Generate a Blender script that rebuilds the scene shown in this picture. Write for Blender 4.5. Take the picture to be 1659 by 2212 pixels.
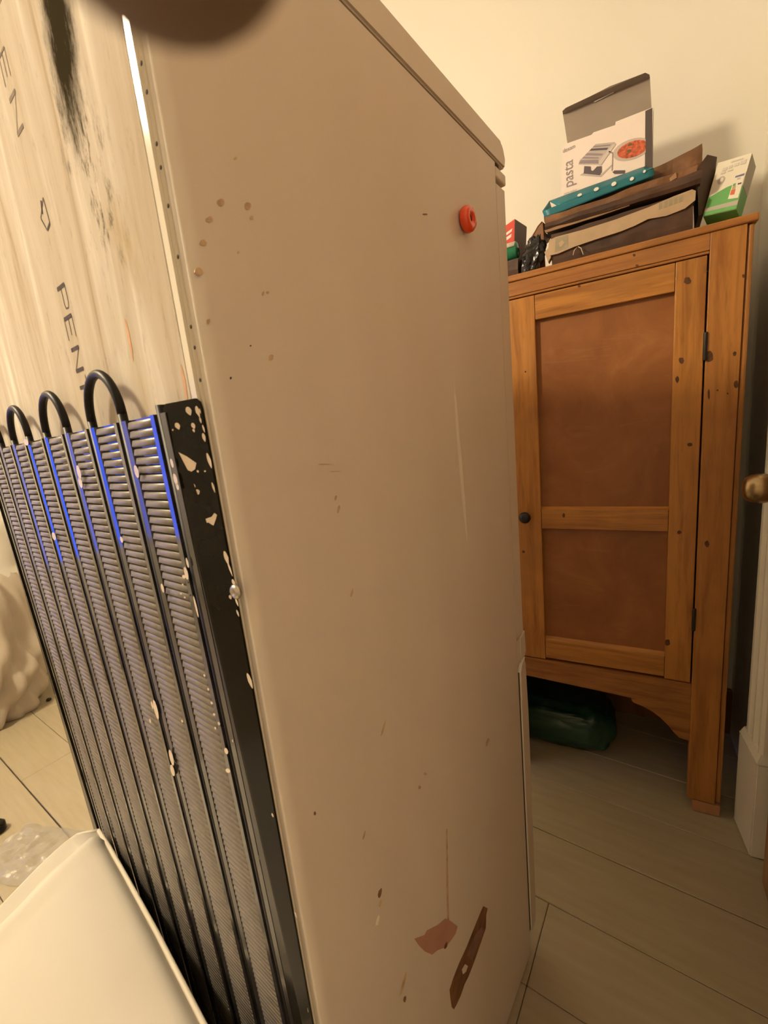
import bpy, bmesh, math, random
from mathutils import Vector, Matrix, noise
random.seed(7)
R = math.radians
for o in list(bpy.data.objects): bpy.data.objects.remove(o)
scene = bpy.context.scene
COL = scene.collection

# ------------------------------------------------------------------ camera, world, exposure
HC = 1.12                                   # lens height above the floor
CAM = Vector((0, 0, HC))
RIGHT = Vector((0.8736, 0.4759, -0.1018)).normalized()
FWD = Vector((-0.4866, 0.8518, -0.1939)).normalized()
UP = RIGHT.cross(FWD).normalized(); RIGHT = FWD.cross(UP).normalized()
FPX, PW, PH = 925.34, 1659, 2212
cd = bpy.data.cameras.new('camera'); cam = bpy.data.objects.new('camera', cd); COL.objects.link(cam)
cam.matrix_world = Matrix((( RIGHT.x, UP.x, -FWD.x, CAM.x), (RIGHT.y, UP.y, -FWD.y, CAM.y), (RIGHT.z, UP.z, -FWD.z, CAM.z), (0, 0, 0, 1)))
cd.sensor_fit = 'VERTICAL'; cd.sensor_height = 36; cd.sensor_width = 27; cd.lens = FPX / PH * 36
cd.clip_start = 0.003; cd.clip_end = 60
cd.dof.use_dof = True; cd.dof.focus_distance = 0.75; cd.dof.aperture_fstop = cd.lens / 1.15
scene.camera = cam
w = bpy.data.worlds.new('dusk'); scene.world = w; w.use_nodes = True
w.node_tree.nodes['Background'].inputs[0].default_value = (0.035, 0.12, 1.0, 1)   # deep blue dusk outside the window
w.node_tree.nodes['Background'].inputs[1].default_value = 4.5
vs = scene.view_settings; vs.view_transform = 'Standard'; vs.look = 'None'; vs.gamma = 1.0; vs.use_curve_mapping = False
vs.exposure = 0.0
LAMP_POS = Vector((-1.65, -0.42, 2.45)); LAMP_W = 158; LAMP_COL = (1.0, 0.815, 0.56)

# ------------------------------------------------------------------ pixel helpers (a pixel gives a direction only)
def ray(px, py):
    return (RIGHT * ((px - PW / 2) / FPX) + UP * ((PH / 2 - py) / FPX) + FWD).normalized()
def atz(px, py, z=0.0):
    r = ray(px, py); return CAM + r * ((z - HC) / r.z)
def aty(px, py, y):
    r = ray(px, py); return CAM + r * (y / r.y)
def on_plane(px, py, p0, n):
    r = ray(px, py); return CAM + r * ((Vector(p0) - CAM).dot(n) / r.dot(n))

# ------------------------------------------------------------------ object helpers
def link(name, me, mat=None, parent=None, smooth=False):
    o = bpy.data.objects.new(name, me); COL.objects.link(o)
    if mat is not None and len(me.materials) == 0: me.materials.append(mat)
    if parent is not None: o.parent = parent
    if smooth:
        for p in me.polygons: p.use_smooth = True
    return o
def mesh(name, vs_, fs, mat=None, parent=None, smooth=False):
    me = bpy.data.meshes.new(name); me.from_pydata([tuple(v) for v in vs_], [], fs); me.update()
    bm = bmesh.new(); bm.from_mesh(me); bmesh.ops.recalc_face_normals(bm, faces=bm.faces); bm.to_mesh(me); bm.free()
    return link(name, me, mat, parent, smooth)
def from_bm(name, bm, mat=None, parent=None, smooth=False):
    me = bpy.data.meshes.new(name); bmesh.ops.recalc_face_normals(bm, faces=bm.faces); bm.to_mesh(me); bm.free()
    return link(name, me, mat, parent, smooth)
def tag(o, label, cat, group=None, kind=None):
    if label: o['label'] = label
    if cat: o['category'] = cat
    if group: o['group'] = group
    if kind: o['kind'] = kind
    return o
def empty(name, loc, rz=0, label=None, cat=None, group=None):
    o = bpy.data.objects.new(name, None); COL.objects.link(o); o.location = loc; o.rotation_euler = (0, 0, rz)
    o.empty_display_size = 0.05
    if label: tag(o, label, cat, group)
    return o
def add_box(bm, lo, hi):
    x0, y0, z0 = lo; x1, y1, z1 = hi
    v = [bm.verts.new(c) for c in ((x0, y0, z0), (x1, y0, z0), (x1, y1, z0), (x0, y1, z0), (x0, y0, z1), (x1, y0, z1), (x1, y1, z1), (x0, y1, z1))]
    for f in ((0, 3, 2, 1), (4, 5, 6, 7), (0, 1, 5, 4), (1, 2, 6, 5), (2, 3, 7, 6), (3, 0, 4, 7)): bm.faces.new([v[i] for i in f])
    return v
def box(name, lo, hi, mat, parent=None, bev=0.0, seg=2):
    bm = bmesh.new(); add_box(bm, lo, hi)
    if bev: bmesh.ops.bevel(bm, geom=list(bm.edges), offset=bev, segments=seg, affect='EDGES', profile=0.5)
    return from_bm(name, bm, mat, parent, smooth=False)
def prism(name, pts, d, mat, parent=None, bev=0.0, smooth=False):
    """polygon pts (3d, planar) extruded by vector d"""
    n = len(pts); d = Vector(d)
    vs_ = [Vector(p) for p in pts] + [Vector(p) + d for p in pts]
    fs = [list(range(n)), list(range(2 * n - 1, n - 1, -1))] + [[i, (i + 1) % n, n + (i + 1) % n, n + i] for i in range(n)]
    if not bev: return mesh(name, vs_, fs, mat, parent, smooth)
    bm = bmesh.new(); bv = [bm.verts.new(v) for v in vs_]
    for f in fs: bm.faces.new([bv[i] for i in f])
    bmesh.ops.bevel(bm, geom=list(bm.edges), offset=bev, segments=2, affect='EDGES')
    return from_bm(name, bm, mat, parent, smooth)
def tube(name, pts, r, mat, parent=None, n=10, rs=None):
    pts = [Vector(p) for p in pts]; vs_ = []; fs = []
    t0 = (pts[1] - pts[0]).normalized(); a = t0.orthogonal().normalized()
    for i, p in enumerate(pts):
        t = (pts[min(i + 1, len(pts) - 1)] - pts[max(i - 1, 0)]).normalized()
        a = (a - t * a.dot(t)).normalized(); b = t.cross(a); rr = rs[i] if rs else r
        for k in range(n):
            q = 2 * math.pi * k / n; vs_.append(p + (a * math.cos(q) + b * math.sin(q)) * rr)
    for i in range(len(pts) - 1):
        for k in range(n): fs.append([i * n + k, i * n + (k + 1) % n, (i + 1) * n + (k + 1) % n, (i + 1) * n + k])
    fs.append(list(range(n))); fs.append(list(range((len(pts) - 1) * n, len(pts) * n)))
    return mesh(name, vs_, fs, mat, parent, True)
def lathe(name, prof, mat, parent=None, n=24, axis='z', loc=(0, 0, 0)):
    vs_ = []; fs = []; L = Vector(loc)
    for (r, h) in prof:
        for k in range(n):
            q = 2 * math.pi * k / n; c, s = r * math.cos(q), r * math.sin(q)
            vs_.append(L + Vector({'z': (c, s, h), 'x': (h, c, s), 'y': (c, h, s)}[axis]))
    m = len(prof)
    for i in range(m - 1):
        for k in range(n): fs.append([i * n + k, i * n + (k + 1) % n, (i + 1) * n + (k + 1) % n, (i + 1) * n + k])
    fs.append(list(range(n))); fs.append(list(range((m - 1) * n, m * n)))
    return mesh(name, vs_, fs, mat, parent, True)
def autosmooth(o, ang=40):
    me = o.data
    for p in me.polygons: p.use_smooth = True
    me.set_sharp_from_angle(angle=R(ang)) if hasattr(me, 'set_sharp_from_angle') else None
    return o

# ------------------------------------------------------------------ materials
class G:
    """tiny node-graph helper"""
    def __init__(s, m): s.nt = m.node_tree; s.N = s.nt.nodes
    def new(s, t, **kw):
        n = s.N.new(t)
        for k, v in kw.items(): setattr(n, k, v)
        return n
    def put(s, sock, v):
        if hasattr(v, 'bl_idname') or hasattr(v, 'is_output'): s.nt.links.new(v, sock)
        else:
            try: sock.default_value = v
            except Exception: sock.default_value = (v[0], v[1], v[2], 1)
    def math(s, op, a, b=0.0, c=None, clamp=False):
        n = s.new('ShaderNodeMath', operation=op, use_clamp=clamp); s.put(n.inputs[0], a); s.put(n.inputs[1], b)
        if c is not None: s.put(n.inputs[2], c)
        return n.outputs[0]
    def coord(s, scale=(1, 1, 1), loc=(0, 0, 0), rot=(0, 0, 0), kind='Object'):
        t = s.new('ShaderNodeTexCoord'); m = s.new('ShaderNodeMapping'); s.nt.links.new(t.outputs[kind], m.inputs[0])
        m.inputs['Scale'].default_value = scale; m.inputs['Location'].default_value = loc; m.inputs['Rotation'].default_value = rot
        return m.outputs[0]
    def noise(s, vec, scale=5, detail=4, rough=0.55, dist=0.0):
        n = s.new('ShaderNodeTexNoise'); s.nt.links.new(vec, n.inputs['Vector']); n.inputs['Scale'].default_value = scale
        n.inputs['Detail'].default_value = detail; n.inputs['Roughness'].default_value = rough; n.inputs['Distortion'].default_value = dist
        return n.outputs['Fac']
    def ramp(s, f, stops):
        n = s.new('ShaderNodeValToRGB'); s.nt.links.new(f, n.inputs[0]); e = n.color_ramp.elements
        while len(e) < len(stops): e.new(0.5)
        for i, (p, c) in enumerate(stops):
            e[i].position = p; e[i].color = (c, c, c, 1) if isinstance(c, (int, float)) else (*c, 1)
        return n.outputs[0]
    def mix(s, f, a, b, blend='MIX'):
        n = s.new('ShaderNodeMix', data_type='RGBA', blend_type=blend); s.put(n.inputs[0], f); s.put(n.inputs[6], a); s.put(n.inputs[7], b)
        return n.outputs[2]
    def bump(s, h, strength=0.2, dist=0.002):
        n = s.new('ShaderNodeBump'); s.put(n.inputs['Height'], h); n.inputs['Strength'].default_value = strength; n.inputs['Distance'].default_value = dist
        return n.outputs[0]
def col3(c): return (c[0], c[1], c[2], 1)
def newmat(name, col=(.8, .8, .8), rough=.5, metal=0.0, spec=.5, coat=0.0):
    m = bpy.data.materials.new(name); m.use_nodes = True; b = m.node_tree.nodes['Principled BSDF']
    b.inputs['Base Color'].default_value = col3(col); b.inputs['Roughness'].default_value = rough; b.inputs['Metallic'].default_value = metal
    b.inputs['Specular IOR Level'].default_value = spec; b.inputs['Coat Weight'].default_value = coat
    return m, b, G(m)
def plain(name, col, rough=.5, metal=0.0, var=.12, scale=20, bump=0.0, spec=.5, coat=0.0):
    """one colour with slight procedural variation"""
    m, b, g = newmat(name, col, rough, metal, spec, coat)
    n = g.noise(g.coord(), scale, 5)
    d = tuple(c * (1 - var) for c in col); l = tuple(min(1, c * (1 + var)) for c in col)
    g.put(b.inputs['Base Color'], g.ramp(n, [(.3, d), (.7, l)]))
    if bump: g.put(b.inputs['Normal'], g.bump(g.noise(g.coord(), scale * 3, 4), bump, .002))
    return m
def wood(name, light, dark, grain='z', rough=.38, knots=True, bump=.15, gs=1.0):
    m, b, g = newmat(name, light, rough)
    st = {'z': (14, 14, 1.1), 'x': (1.1, 14, 14), 'y': (14, 1.1, 14)}[grain]
    v = g.coord(tuple(c * gs for c in st))
    n1 = g.noise(v, 3.0, 6, .6, .6); n2 = g.noise(v, 14.0, 3, .6, .2); n3 = g.noise(g.coord(), 6, 3)
    c = g.ramp(n1, [(.32, dark), (.52, light), (.75, tuple(min(1, x * 1.18) for x in light))])
    c = g.mix(g.math('MULTIPLY', g.ramp(n2, [(.55, 0), (.72, 1)]), .35), c, col3(tuple(x * .55 for x in dark)))
    c = g.mix(g.math('MULTIPLY', g.ramp(n3, [(.48, 0), (.72, 1)]), .55), c, col3(tuple(x * .6 for x in light)))
    if knots:
        vo = g.new('ShaderNodeTexVoronoi'); kv = {'z': (9, 9, 5), 'x': (5, 9, 9), 'y': (9, 5, 9)}[grain]
        g.nt.links.new(g.coord(kv, (.37, .21, .55)), vo.inputs['Vector']); vo.inputs['Scale'].default_value = 1.0
        k = g.ramp(vo.outputs['Distance'], [(.045, 1), (.085, 0)])
        c = g.mix(g.math('MULTIPLY', k, .8), c, col3(tuple(x * .22 for x in light)))
    g.put(b.inputs['Base Color'], c)
    g.put(b.inputs['Normal'], g.bump(n2, bump, .001))
    g.put(b.inputs['Roughness'], g.ramp(n3, [(.3, rough - .07), (.7, rough + .1)]))
    return m
M = {}
# walls: warm off-white emulsion
m, b, g = newmat('wall_paint', (.80, .77, .68), .65)
g.put(b.inputs['Normal'], g.bump(g.noise(g.coord(), 170, 4), .12, .002))
g.put(b.inputs['Base Color'], g.ramp(g.noise(g.coord(), 2.2, 3), [(.3, (.79, .755, .66)), (.7, (.83, .80, .71))])); M['wall'] = m
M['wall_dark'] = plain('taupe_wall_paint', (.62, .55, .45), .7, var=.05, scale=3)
M['ceiling'] = plain('ceiling_paint', (.85, .83, .78), .8, var=.02, scale=4)
M['trim'] = plain('gloss_trim_paint', (.80, .765, .69), .32, var=.04, scale=12, bump=.05)
m, b, g = newmat('painted_floorboard', (.55, .50, .39), .42)
n1 = g.noise(g.coord((2, 20, 2)), 3, 5); n2 = g.noise(g.coord(), 34, 5, .7)
c = g.ramp(n1, [(.3, (.36, .305, .20)), (.7, (.405, .35, .24))])
c = g.mix(g.math('MULTIPLY', g.ramp(n2, [(.68, 0), (.78, 1)]), .45), c, (.33, .26, .15, 1))
g.put(b.inputs['Base Color'], c); g.put(b.inputs['Normal'], g.bump(n1, .08, .002)); M['board'] = m
M['subfloor'] = plain('dark_board_gap', (.16, .11, .06), .9)
# fridge enamel
m, b, g = newmat('yellowed_white_enamel', (.70, .63, .50), .36)
n1 = g.noise(g.coord((3, 3, .8)), 2.2, 4); n2 = g.noise(g.coord(), 55, 4, .75); n3 = g.noise(g.coord(), 260, 2)
c = g.ramp(n1, [(.3, (.61, .545, .455)), (.7, (.65, .59, .50))])
c = g.mix(g.math('MULTIPLY', g.ramp(n2, [(.74, 0), (.80, 1)]), .35), c, (.42, .28, .15, 1))
g.put(b.inputs['Base Color'], c)
h = g.math('MULTIPLY', g.noise(g.coord((1.0, 14, .8)), 1.0, 2), 6.0)
g.put(b.inputs['Normal'], g.bump(g.math('ADD', n3, h), .05, .002)); M['enamel'] = m
M['rim'] = plain('glossy_cream_rim', (.70, .66, .55), .12, var=.03, scale=10)
M['gasket'] = plain('white_gasket', (.88, .84, .72), .45, var=.04)
M['gap'] = plain('dark_seam', (.05, .035, .025), .9)
M['blackhole'] = plain('screw_hole_dark', (.03, .02, .015), .9)
# fridge back panel: satin laminate with vertical streaks, mould and dirt
m, b, g = newmat('stained_back_panel', (.76, .70, .56), .8, spec=0.0)
sv = g.coord((20, 1, 1.9), (.3, 0, .2)); s1 = g.noise(sv, 1.5, 6, .62, .9); s2 = g.noise(g.coord((60, 1, 2.2), (3, 0, 1)), 1.4, 4)
c = g.ramp(s1, [(.28, (.40, .325, .225)), (.42, (.53, .47, .375)), (.58, (.60, .55, .465)), (.74, (.80, .77, .67))])  # palest streaks put glare into the panel colour
c = g.mix(g.math('MULTIPLY', g.ramp(s2, [(.55, 0), (.75, 1)]), .3), c, (.42, .31, .175, 1))
sep = g.new('ShaderNodeSeparateXYZ'); g.nt.links.new(g.coord(), sep.inputs[0]); X, Z = sep.outputs[0], sep.outputs[2]
fine = g.noise(g.coord((120, 1, 34)), 1.0, 6, .75); coarse = g.noise(g.coord((40, 1, 14), (1.3, 0, .4)), 1.0, 4, .6)
def blob(cx, cz, rx, rz, tilt=0.0):
    dx = g.math('SUBTRACT', X, g.math('MULTIPLY_ADD', g.math('SUBTRACT', Z, cz), tilt, cx)); dz = g.math('SUBTRACT', Z, cz)
    a = g.math('POWER', g.math('ABSOLUTE', g.math('DIVIDE', dx, rx)), 2.0); q = g.math('POWER', g.math('ABSOLUTE', g.math('DIVIDE', dz, rz)), 2.0)
    return g.math('SUBTRACT', 1.0, g.math('ADD', a, q), clamp=True)
m1 = g.math('ADD', blob(-.100, 1.420, .030, .100, .12), g.math('MULTIPLY', g.math('SUBTRACT', fine, .5), 1.5))
m2 = g.math('MULTIPLY', g.math('ADD', blob(-.100, 1.325, .040, .085, -.25), -.05), g.math('MULTIPLY', g.ramp(fine, [(.50, 0), (.66, 1)]), g.ramp(coarse, [(.40, 0), (.60, 1)])))
m3 = g.math('MULTIPLY', blob(-.072, 1.262, .030, .050, -.3), g.ramp(coarse, [(.42, 0), (.68, 1)]))
c = g.mix(g.math('MULTIPLY', m3, .75, clamp=True), c, (.36, .27, .11, 1))
c = g.mix(g.math('MULTIPLY', m2, 2.6, clamp=True), c, (.13, .10, .06, 1))
c = g.mix(g.ramp(m1, [(.10, 0), (.80, 1)]), c, (.038, .031, .018, 1))
g.put(b.inputs['Base Color'], c); g.put(b.inputs['Normal'], g.bump(s1, .10, .002))
g.put(b.inputs['Roughness'], g.ramp(s2, [(.3, .62), (.7, .8)])); M['backpanel'] = m
M['ink'] = plain('grey_print_ink', (.10, .085, .09), .9, var=.2, scale=200, spec=.05)
M['ink_faint'] = plain('faint_print_ink', (.24, .20, .17), .9, var=.2, scale=200, spec=.05)
M['blackgloss'] = plain('black_gloss_paint', (.008, .007, .005), .13, var=.3, scale=60, spec=.22)
M['tubeblack'] = plain('black_tube_paint', (.008, .007, .006), .45, var=.3, scale=60, spec=.2)
m, b, g = newmat('condenser_sheet_black', (.02, .02, .02), .10, spec=.9)
g.put(b.inputs['Base Color'], g.ramp(g.noise(g.coord(), 40, 4), [(.4, (.018, .017, .018)), (.7, (.05, .045, .045))])); M['sheet'] = m
m, b, g = newmat('dusty_grey_louver', (.24, .21, .175), .38)
g.put(b.inputs['Base Color'], g.ramp(g.noise(g.coord(), 60, 4), [(.3, (.125, .112, .098)), (.7, (.205, .182, .155))]))
M['louver'] = m
M['splash'] = plain('beige_paint_splash', (.66, .56, .43), .4, var=.08, scale=120)
M['steel'] = plain('dull_steel', (.50, .48, .42), .3, metal=1.0)
M['rust'] = plain('bare_rusty_metal', (.15, .06, .018), .5, var=.55, scale=45)
M['rustlight'] = plain('worn_purple_undercoat', (.20, .11, .085), .5, var=.3, scale=60)
M['pink'] = plain('pink_undercoat_patch', (.44, .235, .165), .45, var=.08, scale=30)
M['chip'] = plain('brown_paint_chip', (.50, .36, .22), .5, var=.3, scale=90)
M['chipdark'] = plain('dark_scratch', (.20, .11, .05), .6, var=.3, scale=90)
m, b, g = newmat('red_lacquer', (.62, .045, .010), .22, coat=.3); M['red'] = m
g.put(b.inputs['Base Color'], g.ramp(g.noise(g.coord(), 60, 3), [(.3, (.72, .055, .010)), (.7, (.82, .085, .015))]))
M['hole'] = plain('magnet_hole', (.12, .02, .01), .6)
# pine
HONEY, HDARK = (.45, .200, .040), (.28, .105, .018)
M['pine_v'] = wood('honey_pine_vertical', HONEY, HDARK, 'z'); M['pine_h'] = wood('honey_pine_horizontal', HONEY, HDARK, 'x')
M['pine_rail'] = wood('red_brown_pine_rail', (.39, .165, .040), (.26, .095, .02), 'x', gs=1.0)
M['pine_stile'] = wood('brown_pine_stile', (.42, .185, .043), (.29, .11, .023), 'z')
M['pine_apron'] = wood('brown_pine_apron', (.34, .145, .036), (.20, .072, .016), 'x', gs=1.6, knots=False)
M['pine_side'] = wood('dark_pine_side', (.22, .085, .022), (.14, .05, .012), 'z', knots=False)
m, b, g = newmat('rubbed_brown_panel', (.27, .10, .022), .45)
n1 = g.noise(g.coord(), 7, 6, .65, .8); n2 = g.noise(g.coord((1, 1, 5)), 5, 5, .6, 1.0)
c = g.ramp(n1, [(.3, (.21, .072, .014)), (.55, (.28, .105, .024)), (.75, (.34, .145, .042))])
c = g.mix(g.math('MULTIPLY', g.ramp(n2, [(.62, 0), (.80, 1)]), .30), c, (.50, .27, .13, 1))
g.put(b.inputs['Base Color'], c); M['panel'] = m
M['iron'] = plain('dark_iron', (.035, .03, .027), .45, metal=.6)
M['brass'] = plain('aged_brass', (.36, .27, .15), .27, metal=1.0, var=.12, scale=40)
M['wedge'] = plain('pinkish_softwood', (.46, .235, .125), .6, var=.1, scale=60)
M['doorwood'] = wood('brown_stained_door', (.36, .20, .09), (.26, .13, .05), 'z', knots=False)
# things on the cupboard
M['card_white'] = plain('white_printed_card', (.84, .76, .70), .5, var=.02)
M['card_grey'] = plain('grey_card_inside', (.30, .25, .20), .75, var=.05, scale=15)
M['card_band'] = plain('charcoal_card_band', (.09, .07, .065), .55, var=.06)
M['print_dark'] = plain('dark_print', (.11, .09, .11), .55, var=.1)
M['print_purple'] = plain('mauve_grey_print', (.30, .25, .28), .55, var=.1)
M['print_grey'] = plain('grey_print', (.50, .45, .43), .55, var=.1)
M['print_pale'] = plain('pale_print', (.62, .56, .52), .55, var=.05)
M['pasta'] = plain('tomato_pasta_print', (.52, .11, .045), .55, var=.6, scale=160)
M['plate'] = plain('plate_print', (.55, .47, .43), .55, var=.06)
M['herb'] = plain('herb_print', (.12, .11, .04), .55)
M['teal'] = plain('teal_oilcloth', (.010, .155, .200), .38, var=.15, scale=14)
M['dot'] = plain('white_dot', (.80, .80, .74), .5, var=.03)
M['kraft'] = plain('brown_crumpled_paper', (.155, .070, .026), .55, var=.45, scale=18, bump=.4)
M['kraft_dark'] = plain('dark_brown_paper', (.060, .028, .014), .6, var=.4, scale=18, bump=.3)
M['kraft_light'] = plain('tan_board_edge', (.30, .175, .085), .6, var=.25, scale=20)
M['tape'] = plain('cream_packing_tape', (.46, .34, .215), .35, var=.12, scale=16, bump=.2)
M['tape_grey'] = plain('grey_tape_print', (.33, .285, .195), .4, var=.15, scale=50)
M['black_plastic'] = plain('black_plastic_film', (.014, .013, .014), .2, var=.3, scale=30, bump=.5)
M['green_film'] = plain('green_plastic_film', (.012, .185, .085), .35, var=.2, scale=40)
M['green_dark'] = plain('dark_green_inside', (.005, .075, .04), .5, var=.2)
M['white_film'] = plain('white_plastic_sleeve', (.78, .74, .66), .35, var=.03)
M['red_card'] = plain('red_card', (.62, .055, .03), .5, var=.05)
M['copper'] = plain('copper_brown_paper', (.25, .115, .048), .42, var=.35, scale=22, bump=.3)
M['bulb_white'] = plain('bulb_box_white', (.78, .74, .62), .45, var=.02)
M['bulb_green'] = plain('bulb_box_green', (.12, .38, .105), .45, var=.08)
M['bulb_side'] = plain('bulb_box_grey', (.42, .39, .33), .5, var=.05)
M['ink_blue'] = plain('blue_ink', (.15, .17, .30), .5)
M['ink_red'] = plain('orange_red_ink', (.60, .14, .06), .5)
M['twine'] = plain('pale_twine', (.55, .42, .30), .7)
# fabrics
m, b, g = newmat('cream_cotton', (.80, .755, .64), .85)
n = g.noise(g.coord(), 3.2, 4); g.put(b.inputs['Base Color'], g.ramp(n, [(.3, (.57, .53, .45)), (.7, (.63, .595, .515))]))
g.put(b.inputs['Normal'], g.bump(g.noise(g.coord(), 900, 2), .08, .0005)); M['cotton'] = m
M['piping'] = plain('cream_piping', (.66, .61, .50), .6, var=.04)
M['drape'] = plain('beige_dust_sheet', (.47, .41, .325), .85, var=.08, scale=9, bump=.1)
M['whitecush'] = plain('white_padding', (.62, .60, .53), .8, var=.03, scale=6)
m, b, g = newmat('green_bin_bag', (.012, .05, .03), .30)
g.put(b.inputs['Base Color'], g.ramp(g.noise(g.coord(), 8, 4), [(.3, (.008, .034, .020)), (.7, (.018, .070, .045))])); g.put(b.inputs['Normal'], g.bump(g.noise(g.coord(), 14, 5), .4, .01)); M['greenbag'] = m
m, b, g = newmat('clear_polythene', (.86, .85, .80), .18); b.inputs['Transmission Weight'].default_value = .55; b.inputs['Alpha'].default_value = .55
g.put(b.inputs['Normal'], g.bump(g.noise(g.coord(), 30, 5), .6, .01)); M['polythene'] = m
m, b, g = newmat('skin', (.2, .13, .07), .6); b.inputs['Subsurface Weight'].default_value = .0
g.put(b.inputs['Base Color'], g.ramp(g.noise(g.coord(), 150, 4), [(.3, (.13, .085, .045)), (.7, (.17, .11, .06))])); M['skin'] = m  # skin darkened, the finger's shade is put into its colour
M['nail'] = plain('finger_nail', (.52, .31, .23), .3, var=.05)
m, b, g = newmat('lamp_glass', (1, .9, .7), .4); b.inputs['Emission Color'].default_value = (1.0, .76, .46, 1); b.inputs['Emission Strength'].default_value = 14; M['glow'] = m
m, b, g = newmat('window_glass', (1, 1, 1), .02); b.inputs['Transmission Weight'].default_value = 1.0; b.inputs['IOR'].default_value = 1.02; M['glass'] = m
M['shade'] = plain('light_stop_enamel', (.75, .72, .64), .5, var=.03)  # for the invented dome that holds lamp light off the ceiling

# ------------------------------------------------------------------ the room
XL, XR, YF, YB, ZC = -3.15, 0.318, -2.7, 1.625, 2.78
def struct(o): o['kind'] = 'structure'; return o
floor = struct(empty('floor', (0, 0, 0), R(-5.8)))
sub = box('subfloor', (-3.7, -3.4, -.05), (1.2, 2.2, -.0225), M['subfloor'], floor)
random.seed(3)
bw = .1752; off = .6405 - bw * 23
shared = {}
for i in range(-1, 31):
    y0 = off + bw * i; y1 = y0 + bw - .0012
    if y1 < -2.95 or y0 > 1.95: continue
    if abs(y1 - .289) < .03: y1 -= .0025
    cuts = [-3.6] + sorted([random.uniform(-2.9, -1.9), random.uniform(.45, .8)]) + [1.1]
    if 0.60 < y0 < 0.70: cuts = [-3.6, -2.3, -.2285, 1.1]
    if 0.42 < y0 < 0.52: cuts = [-3.6, -2.4, -.2285, 1.1]
    for a, c2 in zip(cuts[:-1], cuts[1:]):
        dz = random.uniform(-.0012, 0)
        if abs(a + .2285) < .01 or abs(c2 + .2285) < .01: g_ = .0006
        else: g_ = .0008
        box('floorboard', (a + g_, y0, -.022), (c2 - g_, y1, dz), M['board'], floor, .0016, 1)
T = .12
struct(box('wall_back', (XL - T, YB, 0), (XR + .6, YB + T, ZC), M['wall']))
struct(box('ceiling', (XL - T, YF - T, ZC), (XR + .6, YB + T, ZC + .1), M['ceiling']))
# right wall with the doorway
DY0, DY1, DH = .30, 1.085, 2.02
wr = struct(mesh('wall_right', [], []))
bm = bmesh.new(); add_box(bm, (XR, DY1 + .02, 0), (XR + T, YB, ZC)); add_box(bm, (XR, DY0, DH), (XR + T, DY1 + .02, ZC))
bm.to_mesh(wr.data); bm.free(); wr.data.materials.append(M['wall'])
struct(box('wall_right_front', (XR, YF - T, 0), (XR + T, DY0, ZC), M['wall_dark']))
struct(box('wall_leak_stop', (XR + T + .25, YF - T, 0), (XR + T + .30, YB + T, ZC), M['wall_dark']))  # unseen panel added to stop sky light leaking round the door
struct(box('wall_leak_stop_end', (XR + T, DY1 + .5, 0), (XR + T + .25, DY1 + .54, ZC), M['wall_dark'])); struct(box('wall_leak_stop_start', (XR + T, DY0 - .6, 0), (XR + T + .25, DY0 - .56, ZC), M['wall_dark']))  # unseen end pieces of the added light stop
# left wall with a tall window onto the blue dusk, and the front wall
WY0, WY1, WZ0, WZ1 = -.95, -.20, .42, 1.62
wl = struct(mesh('wall_left', [], [])); bm = bmesh.new()
add_box(bm, (XL - T, WY1, 0), (XL, YB, ZC)); add_box(bm, (XL - T, YF - T, 0), (XL, WY0, ZC)); add_box(bm, (XL - T, WY0, 0), (XL, WY1, WZ0)); add_box(bm, (XL - T, WY0, WZ1), (XL, WY1, ZC))
bm.to_mesh(wl.data); bm.free(); wl.data.materials.append(M['wall'])
struct(box('wall_front', (XL - T, YF - T, 0), (XR + .6, YF, ZC), M['wall_dark']))
win = struct(empty('window_1', (XL - .06, (WY0 + WY1) / 2, WZ0)))
hw, hh = (WY1 - WY0) / 2, WZ1 - WZ0
for (a, c2) in (((-.03, -hw, 0), (.03, -hw + .05, hh)), ((-.03, hw - .05, 0), (.03, hw, hh)), ((-.03, -hw, 0), (.03, hw, .06)), ((-.03, -hw, hh - .05), (.03, hw, hh)), ((-.025, -.035, .06), (.025, .035, hh - .05))):
    box('window_frame', a, c2, M['trim'], win, .003)
for s in (-1, 1):
    box('pane', (-.004, min(s * .035, s * (hw - .05)), .06), (.0, max(s * .035, s * (hw - .05)), hh - .05), M['glass'], win)
# skirting on the back wall, seen beneath the cupboard
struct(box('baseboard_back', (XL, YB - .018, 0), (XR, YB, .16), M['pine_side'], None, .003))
struct(box('baseboard_left', (XL, WY1, 0), (XL + .018, YB, .15), M['trim'], None, .003))

# fluted architrave with plinth block beside the doorway
arch = struct(empty('trim_1', (.2764, 1.136, 0), R(6.1)))
# local y runs back along the face, local +x towards the wall
prof = [(0.006, .004), (.0, .010), (.0, .016), (.008, .021), (.011, .031), (.008, .041), (.0, .046), (.0, .052), (.009, .057), (.012, .066), (.009, .075), (.001, .080), (.001, .090), (.010, .096), (.016, .100)]
def archprof(z0, z1, name, x_off=.006):
    pts = [(x + x_off, y, z0) for x, y in prof] + [(.055, .100, z0), (.055, .004, z0)]
    return prism(name, pts, (0, 0, z1 - z0), M['trim'], arch)
archprof(.285, DH + .10, 'fluted_moulding')
pb = [(.0, .0, 0), (0, .112, 0), (.055, .112, 0), (.055, 0, 0)]
prism('plinth_block', pb, (0, 0, .262), M['trim'], arch, .003)
prism('plinth_cap', [(.0, .0, .262), (.0, .112, .262), (.05, .112, .262), (.05, .0, .262)], (0, 0, .004), M['trim'], arch)
cap = [(.0, .0, .266), (.0, .112, .266), (.008, .108, .285), (.008, .004, .285)]
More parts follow.
